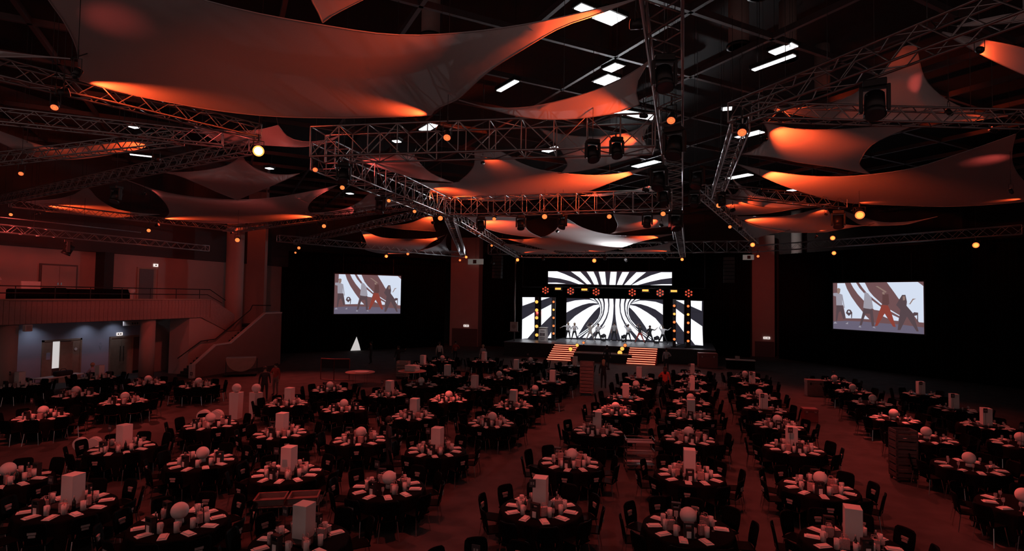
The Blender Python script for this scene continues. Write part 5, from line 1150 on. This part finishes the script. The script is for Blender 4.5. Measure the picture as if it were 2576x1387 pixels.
D = [(-11.45, 54.3, 'white shirt and dark trousers with one arm flung out, leftmost on stage', 'shirt_white', 'cloth_dark', {**wide(.12), **OUTL}, 'hair_blonde', True),
     (-10.75, 54.0, 'white shirt and dark trousers hugging the chest, second from left on stage', 'shirt_white', 'cloth_dark', {**wide(.18), **BENTL, **BENTR}, 'hair_blonde', True),
     (-9.1, 53.4, 'all cream clothes with hands at the head, third from left on stage', 'cloth_cream', 'cloth_cream', {**wide(.34), **UPL, **UPR}, 'hair_dark', False),
     (-8.4, 53.8, 'white shirt with one arm reaching out, fourth from left on stage', 'shirt_white', 'cloth_dark', {**wide(.26), **OUTR}, 'hair_dark', False),
     (-7.0, 54.9, 'grey shirt standing tall with feet apart at the middle of the stage', 'shirt_grey', 'cloth_dark', {**wide(.16)}, 'hair_dark', False),
     (-5.6, 54.2, 'white shirt with one arm up, fourth from right on stage', 'shirt_white', 'cloth_dark', {**wide(.2), **UPL, **BENTR}, 'hair_dark', False),
     (-4.5, 54.3, 'red wide trousers and dark top with arm over the head on stage', 'cloth_dark', 'cloth_red', {**wide(.34), **UPL}, 'hair_dark', True),
     (-3.5, 53.0, 'all dark clothes in a wide stance, second from right on stage', 'cloth_dark', 'cloth_dark', {**wide(.34), **OUTR}, 'hair_dark', True),
     (-2.35, 53.5, 'white shirt leaning with arms spread, rightmost on stage', 'shirt_white', 'cloth_dark', {**wide(.34), **UPL, **OUTR}, 'hair_dark', False)]
for x, y, lb, tp, lg, ps, hr_, lh in D:
    person('dancer in ' + lb, (x, y, DZ), random.uniform(-.25, .25), tp, lg, ps, hr_, lh, 'shirt_white' if lg == 'cloth_dark' else 'cloth_dark', tp in ('shirt_white', 'cloth_cream'), 1.74 if 'tall' not in lb else 1.86)
PI = math.pi
person('woman in black with long blonde hair standing in the aisle near the tall crate stack', (-5.04, 34.57, 0), PI, 'cloth_dark', 'cloth_dark', BENTL, 'hair_blonde', True)
person('dark clothed person standing before the stage apron', (-6.3, 45.0, 0), PI, 'cloth_dark', 'cloth_dark', None, 'hair_dark')
person('person in red top with dark hair walking between table columns', (-1.3, 32.5, 0), PI, 'cloth_red', 'cloth_dark', BENTR, 'hair_dark', True)
person('person in grey top standing by the right stage stair', (-1.7, 44.6, 0), 0, 'shirt_grey', 'cloth_dark', BENTR, 'hair_dark')
person('dark clothed person standing at left beside one in a red shirt', (-20.9, 23.7, 0), .8, 'cloth_dark', 'cloth_dark', None, 'hair_dark')
person('person in red shirt talking at left of the tables', (-21.5, 25.2, 0), 0, 'cloth_red', 'crate', BENTL, 'hair_dark')
person('dark clothed person striding in front of the left drape', (-24.4, 39.4, 0), -1.2, 'cloth_dark', 'cloth_dark', {**wide(.15), **BENTR}, 'hair_dark')
person('curly haired person standing on the gallery behind the railing', (-33.5, 18.75, 4.85), 1.4, 'shirt_grey', 'cloth_dark', BENTR, 'hair_dark', True)
SIT = {'pelvis': (0, .05, .55), 'belly': (0, .03, .72), 'chest': (0, 0, .92), 'neck': (0, -.02, 1.09), 'chin': (0, -.04, 1.16), 'head': (0, -.04, 1.25), 'crown': (0, -.02, 1.335), 'sh_l': (-.18, 0, 1.02), 'sh_r': (.18, 0, 1.02), 'el_l': (-.27, -.12, .80), 'wr_l': (-.16, -.34, .80), 'hd_l': (-.12, -.41, .80), 'el_r': (.27, -.12, .80), 'wr_r': (.16, -.34, .80), 'hd_r': (.12, -.41, .80), 'hip_l': (-.10, 0, .52), 'kn_l': (-.13, -.42, .50), 'an_l': (-.13, -.40, .09), 'toe_l': (-.13, -.54, .035), 'hip_r': (.10, 0, .52), 'kn_r': (.13, -.42, .50), 'an_r': (.13, -.40, .09), 'toe_r': (.13, -.54, .035)}
person('seated person in pale blue shirt at the desk by the open door', (-32.9, 23.5, 0), -1.4, 'shirt_blue', 'cloth_dark', SIT, 'hair_blonde')
person('dark clothed person bending beside the ball table in the third row', (-8.95, 15.6, 0), 2.2, 'cloth_dark', 'cloth_dark', BENTL, 'hair_dark')
person('person in pale top standing at the back before the left pier', (-19.4, 41.6, 0), .5, 'cloth_cream', 'cloth_dark', None, 'hair_dark')
person('person in reddish top standing at the back beside the pale one', (-18.6, 43.0, 0), .2, 'cloth_red', 'cloth_dark', BENTR, 'hair_dark')
person('person with raised arm at the back left tables', (-20.6, 37.0, 0), 0, 'cloth_dark', 'cloth_dark', OUTR, 'hair_dark')
person('person in grey top at the back table nearest the stage pole', (-15.4, 41.0, 0), 0, 'shirt_grey', 'cloth_dark', None, 'hair_blonde')

# ---------------------------------------------------------------- service things among the tables
def crate_stack(name, label, loc, rz, n, w, d, h, m, cat='crate stack'):
    t = thing(name, label, cat, loc, rz)
    MB().bbox(-w/2, w/2, -d/2, d/2, .12, .17, .015).build('dolly', 'black_metal', t)
    for sx in (-1, 1):
        for sy in (-1, 1): MB().bar((sx*w*.4-.02, sy*d*.4, .06), (sx*w*.4+.02, sy*d*.4, .06), .06, 12).build('wheel', 'black_metal', t)
    for k in range(n):
        z = .17 + k*h; o = MB(); th = .02
        o.box(-w/2, w/2, -d/2, d/2, z, z+.02)
        for a in ((-w/2, w/2, -d/2, -d/2+th), (-w/2, w/2, d/2-th, d/2), (-w/2, -w/2+th, -d/2, d/2), (w/2-th, w/2, -d/2, d/2)):
            o.box(*a, z+.02, z+h*.42); o.box(*a, z+h*.62, z+h-.012)
        for sx in (-1, 1):
            for sy in (-1, 1): o.box(sx*w/2 - (.05 if sx > 0 else 0), sx*w/2 + (.05 if sx < 0 else 0), sy*d/2 - (.05 if sy > 0 else 0), sy*d/2 + (.05 if sy < 0 else 0), z+.02, z+h-.012)
        o.build('crate', m, t)
    return t
crate_stack('crate_trolley', 'tall stack of reddish glass crates on wheels in the aisle', (-5.6, 31.9, 0), .1, 9, .78, .62, .195, 'crate')
crate_stack('crate_trolley', 'stack of dark open crates on wheels in the right aisle', (6.4, 20.6, 0), .15, 6, .62, .5, .24, 'crate_dark')
crate_stack('crate_trolley', 'grey crate stack at the back left near the drape', (-18.2, 33.4, 0), .2, 5, .8, .6, .2, 'concrete')
cart = thing('service_cart', 'three shelf wire service cart in the centre aisle', 'cart', (-1.55, 18.8, 0), .25)
for k, z in enumerate((.22, .56, .92)):
    f = MB().tube([(-.45, -.28, z+.1), (.45, -.28, z+.1), (.45, .28, z+.1), (-.45, .28, z+.1), (-.45, -.28, z+.1)], .012, 6).build('shelf_rim', 'chrome', cart)
    MB().bbox(-.44, .44, -.27, .27, z, z+.015, .005).build('shelf', 'aluminium' if k == 0 else 'crate', cart)
for sx in (-1, 1):
    for sy in (-1, 1): MB().bar((sx*.45, sy*.28, .1), (sx*.45, sy*.28, 1.05), .014, 6).build('post', 'chrome', cart); MB().bar((sx*.45-.015, sy*.28, .05), (sx*.45+.015, sy*.28, .05), .05, 10).build('wheel', 'black_metal', cart)
tro = thing('tray_trolley', 'low trolley with two open brown trays behind the front box table', 'trolley', (-9.1, 11.2, 0), .5)
MB().bbox(-.75, .75, -.35, .35, .60, .64, .015).build('top', 'black_metal', tro)
for sx in (-1, 1):
    for sy in (-1, 1): MB().bar((sx*.68, sy*.3, 0), (sx*.68, sy*.3, .6), .02, 6).build('leg', 'chrome', tro)
MB().bar((.8, -.35, .7), (.8, .35, .7), .014, 6).build('push_bar', 'chrome', tro)
for i, cx in enumerate((-.37, .37)):
    t = thing('open_tray', 'brown open tray on the low trolley, ' + ('left one', 'right one')[i], 'tray', (-9.1 + cx*math.cos(.5), 11.2 + cx*math.sin(.5), .64), .5, 'trays on the low trolley')
    o = MB().box(-.33, .33, -.25, .25, 0, .02)
    for a in ((-.33, .33, -.25, -.23), (-.33, .33, .23, .25), (-.33, -.31, -.25, .25), (.31, .33, -.25, .25)): o.box(*a, .02, .14)
    o.build('tray_body', 'crate', t); MB().tube([(-.34, -.26, .14), (.34, -.26, .14), (.34, .26, .14), (-.34, .26, .14), (-.34, -.26, .14)], .01, 5).build('rim', 'plum_crate', t)
for i, (x, y, rz) in enumerate(((-19.15, 20.0, .2), (-18.35, 20.3, -.3))):
    t = thing('pawn_figure', 'white figure of a tapered block with ball head, %s of the pair' % ('left', 'right')[i], 'sculpture', (x, y, 0), rz, 'pair of white block figures')
    MB().prism([(-.19, 0), (.19, 0), (.225, 1.15), (-.225, 1.15)], lambda u, v, tt: (u, tt, v), -.19, .19).build('block', 'white_foam', t); MB().ball((0, 0, 1.34), .19, 24, 16).build('ball_head', 'white_foam', t, True)
def heart(label, loc, rz, s):
    t = thing('heart_sculpture', label, 'sculpture', loc, rz); P = []
    for k in range(40):
        a = 2*math.pi*k/40; P.append((s*16*math.sin(a)**3/34, s*(13*math.cos(a) - 5*math.cos(2*a) - 2*math.cos(3*a) - math.cos(4*a))/34 + s*.5))
    bm_ = MB().prism(P, lambda u, v, tt: (u, tt, v), -.09*s, .09*s)
    bm_.prism([(u*.9, (v-s*.5)*.9+s*.5) for u, v in P], lambda u, v, tt: (u, tt, v), -.13*s, .13*s)
    bm_.build('heart', 'white_foam', t); MB().bbox(-.12*s, .12*s, -.12*s, .12*s, 0, .05*s, .01).build('foot', 'white_foam', t)
heart('white heart sculpture beside the box table in the second row', (-18.85, 13.4, .02), .55, .86)
heart('white heart sculpture behind the ball table in the third row', (-18.1, 17.6, .02), .4, 1.05)
# folded half round tables on a trolley
ft = thing('folded_table_trolley', 'trolley rack for folded half round tables by the stair', 'trolley', (-28.6, 30.2, 0), .7)
MB().bbox(-1.0, 1.0, -.55, .55, .14, .2, .02).build('deck', 'black_metal', ft)
for sx in (-1, 1):
    MB().bar((sx*.95, .5, .2), (sx*.95, .5, 1.1), .025, 6).build('post', 'black_metal', ft)
    for sy in (-1, 1): MB().bar((sx*.8-.03, sy*.45, .07), (sx*.8+.03, sy*.45, .07), .07, 12).build('wheel', 'black_metal', ft)
for k in range(4):
    t = thing('folded_table', 'folded half round timber table on the trolley, %s from the front' % OW[k], 'table', (-28.6 - .22*(k-1.5)*math.sin(.7), 30.2 + .22*(k-1.5)*math.cos(.7), .22), .7, 'folded round tables')
    P = [(.9*math.cos(a), 1.0 - .9*math.sin(a)) for a in [math.pi*j/24 for j in range(25)]]
    MB().prism(P, lambda u, v, tt: (u, tt, v), -.03, .03).build('leaf', 'wood_top', t); MB().box(-.9, .9, -.035, .035, .99, 1.02).build('edge_band', 'aluminium', t)
rs = thing('folding_board', 'red folding display frame standing before the left drape', 'display', (-21.9, 31.0, 0), .25)
for sx in (-1, 1):
    o = MB().tube([(0, 0, 0), (sx*.95, .2, 0), (sx*.95, .2, 1.35), (0, 0, 1.35), (0, 0, 0)], .03, 6).build('frame', 'plum_crate', rs); pn = MB(); pn.add([(sx*.03, .01, .75), (sx*.92, .195, .75), (sx*.92, .195, 1.32), (sx*.03, .01, 1.32), (sx*.03, .03, .75), (sx*.92, .215, .75), (sx*.92, .215, 1.32), (sx*.03, .03, 1.32)], [(0,1,2,3), (7,6,5,4), (0,4,5,1), (3,2,6,7), (1,5,6,2), (0,3,7,4)]); pn.build('panel', 'cloth_dark', rs)
for nm, lb, loc, w, d, h, m in (('storage_crate', 'red crate standing in the right aisle', (5.3, 29.0, 0), .62, .5, .62, 'plum_crate'), ('storage_crate', 'dark reddish crate beside the farthest right ball table', (7.0, 36.9, 0), .9, .6, .95, 'crate'), ('flight_case', 'dark red flight case right of the stage stair', (1.4, 48.4, 0), 1.5, .8, 1.2, 'plum_crate')):
    t = thing(nm, lb, 'case', loc, .1); MB().bbox(-w/2, w/2, -d/2, d/2, 0, h*.78, .02).build('body', m, t); MB().bbox(-w/2-.01, w/2+.01, -d/2-.01, d/2+.01, h*.78, h, .02).build('lid', m, t)
    for sx in (-1, 1): MB().bbox(sx*w*.3-.05, sx*w*.3+.05, -d/2-.03, -d/2, h*.7, h*.84, .006).build('latch', 'chrome', t)
ds = thing('control_desk', 'black desk with white front edge right of the stage', 'desk', (3.9, 48.6, 0)); MB().bbox(-1.1, 1.1, -.4, .4, .70, .76, .01).build('top', 'cap_white', ds); MB().box(-1.05, 1.05, -.34, .36, 0, .70).build('skirt', 'cloth_black', ds)
lp = thing('laptop', 'open laptop on the control desk right of the stage', 'laptop', (3.7, 48.6, .76)); MB().bbox(-.18, .18, -.12, .12, 0, .02, .004).build('base', 'concrete', lp); MB().prism([(.12, .02), (.14, .02), (.22, .26), (.2, .26)], lambda u, v, tt: (tt, u, v), -.18, .18).build('lid', 'concrete', lp)
rd = thing('reception_desk', 'long desk with pale top in front of the open door', 'desk', (-33.6, 22.2, 0), math.pi/2 + .1); MB().bbox(-1.2, 1.2, -.38, .38, .71, .76, .01).build('top', 'paper', rd)
for sx in (-1, 1):
    for sy in (-1, 1): MB().bar((sx*1.1, sy*.32, 0), (sx*1.1, sy*.32, .71), .02, 6).build('leg', 'chrome', rd)
bg = thing('holdall_bag', 'black and red bag lying on the reception desk', 'bag', (-33.5, 22.3, .76), 1.6); MB().bbox(-.45, .45, -.2, .2, 0, .28, .09).build('body', 'cloth_dark', bg); MB().bbox(-.4, .4, .2, .23, .04, .2, .01).build('pocket', 'cloth_red', bg); MB().tube([(-.2, 0, .27), (-.1, 0, .38), (.1, 0, .38), (.2, 0, .27)], .015, 6).build('handle', 'cloth_dark', bg)
for x, y, lb in ((-19.5, 30.3, 'bare pale round table before the left drape'), (-16.8, 32.0, 'bare pale round table holding folded linen')):
    t = thing('bare_table', lb, 'table', (x, y, 0)); MB().lathe([(.88, .72), (.9, .735), (.88, .75)], 36).build('top', 'wood_top', t, True); [MB().bar((.5*math.cos(k*1.57), .5*math.sin(k*1.57), 0), (.5*math.cos(k*1.57), .5*math.sin(k*1.57), .72), .02, 6).build('leg', 'chrome', t) for k in range(4)]
for k in range(5): tag(MB().bbox(-.4, .4, -.28, .28, 0, .07, .025).build('folded_linen', 'paper'), 'folded white linen in a pile on the bare table, %s from the bottom' % OW[k], 'linen', 'pile of folded linen').matrix_world = Matrix.Translation((-16.8, 32.0, .752 + k*.072)) @ Matrix.Rotation(random.uniform(-.15, .15), 4, 'Z')
t = tag(MB().lathe([(.25, 0), (.45, .03), (.43, .035), (.24, .01)], 28).build('serving_platter', 'paper', None, True), 'white oval platter on the bare pale table', 'platter'); t.location = (-19.3, 30.2, .752)
gp = sroot('door_gap_glow', 'glowing patch standing for a slit of light at the left drape foot')
P0 = Vector((-25.15, 39.6, 0))
# the drape stays whole: light through a gap is put in as a glowing triangle
dl = Vector((10.6, 13.05, 0)).normalized(); nn = Vector((dl.y, -dl.x, 0)); A = Vector((-36, 42.55, 0)) + dl*7.1
m = MB(); pr = [(-.55, 0), (.45, 0), (.30, .55), (.02, 1.35)]
m.prism(pr, lambda u, v, tt: A + dl*u + nn*(.16 + tt) + Vector((0, 0, v)), 0, .03); m.build('gap_glow_patch', 'room_white', gp)
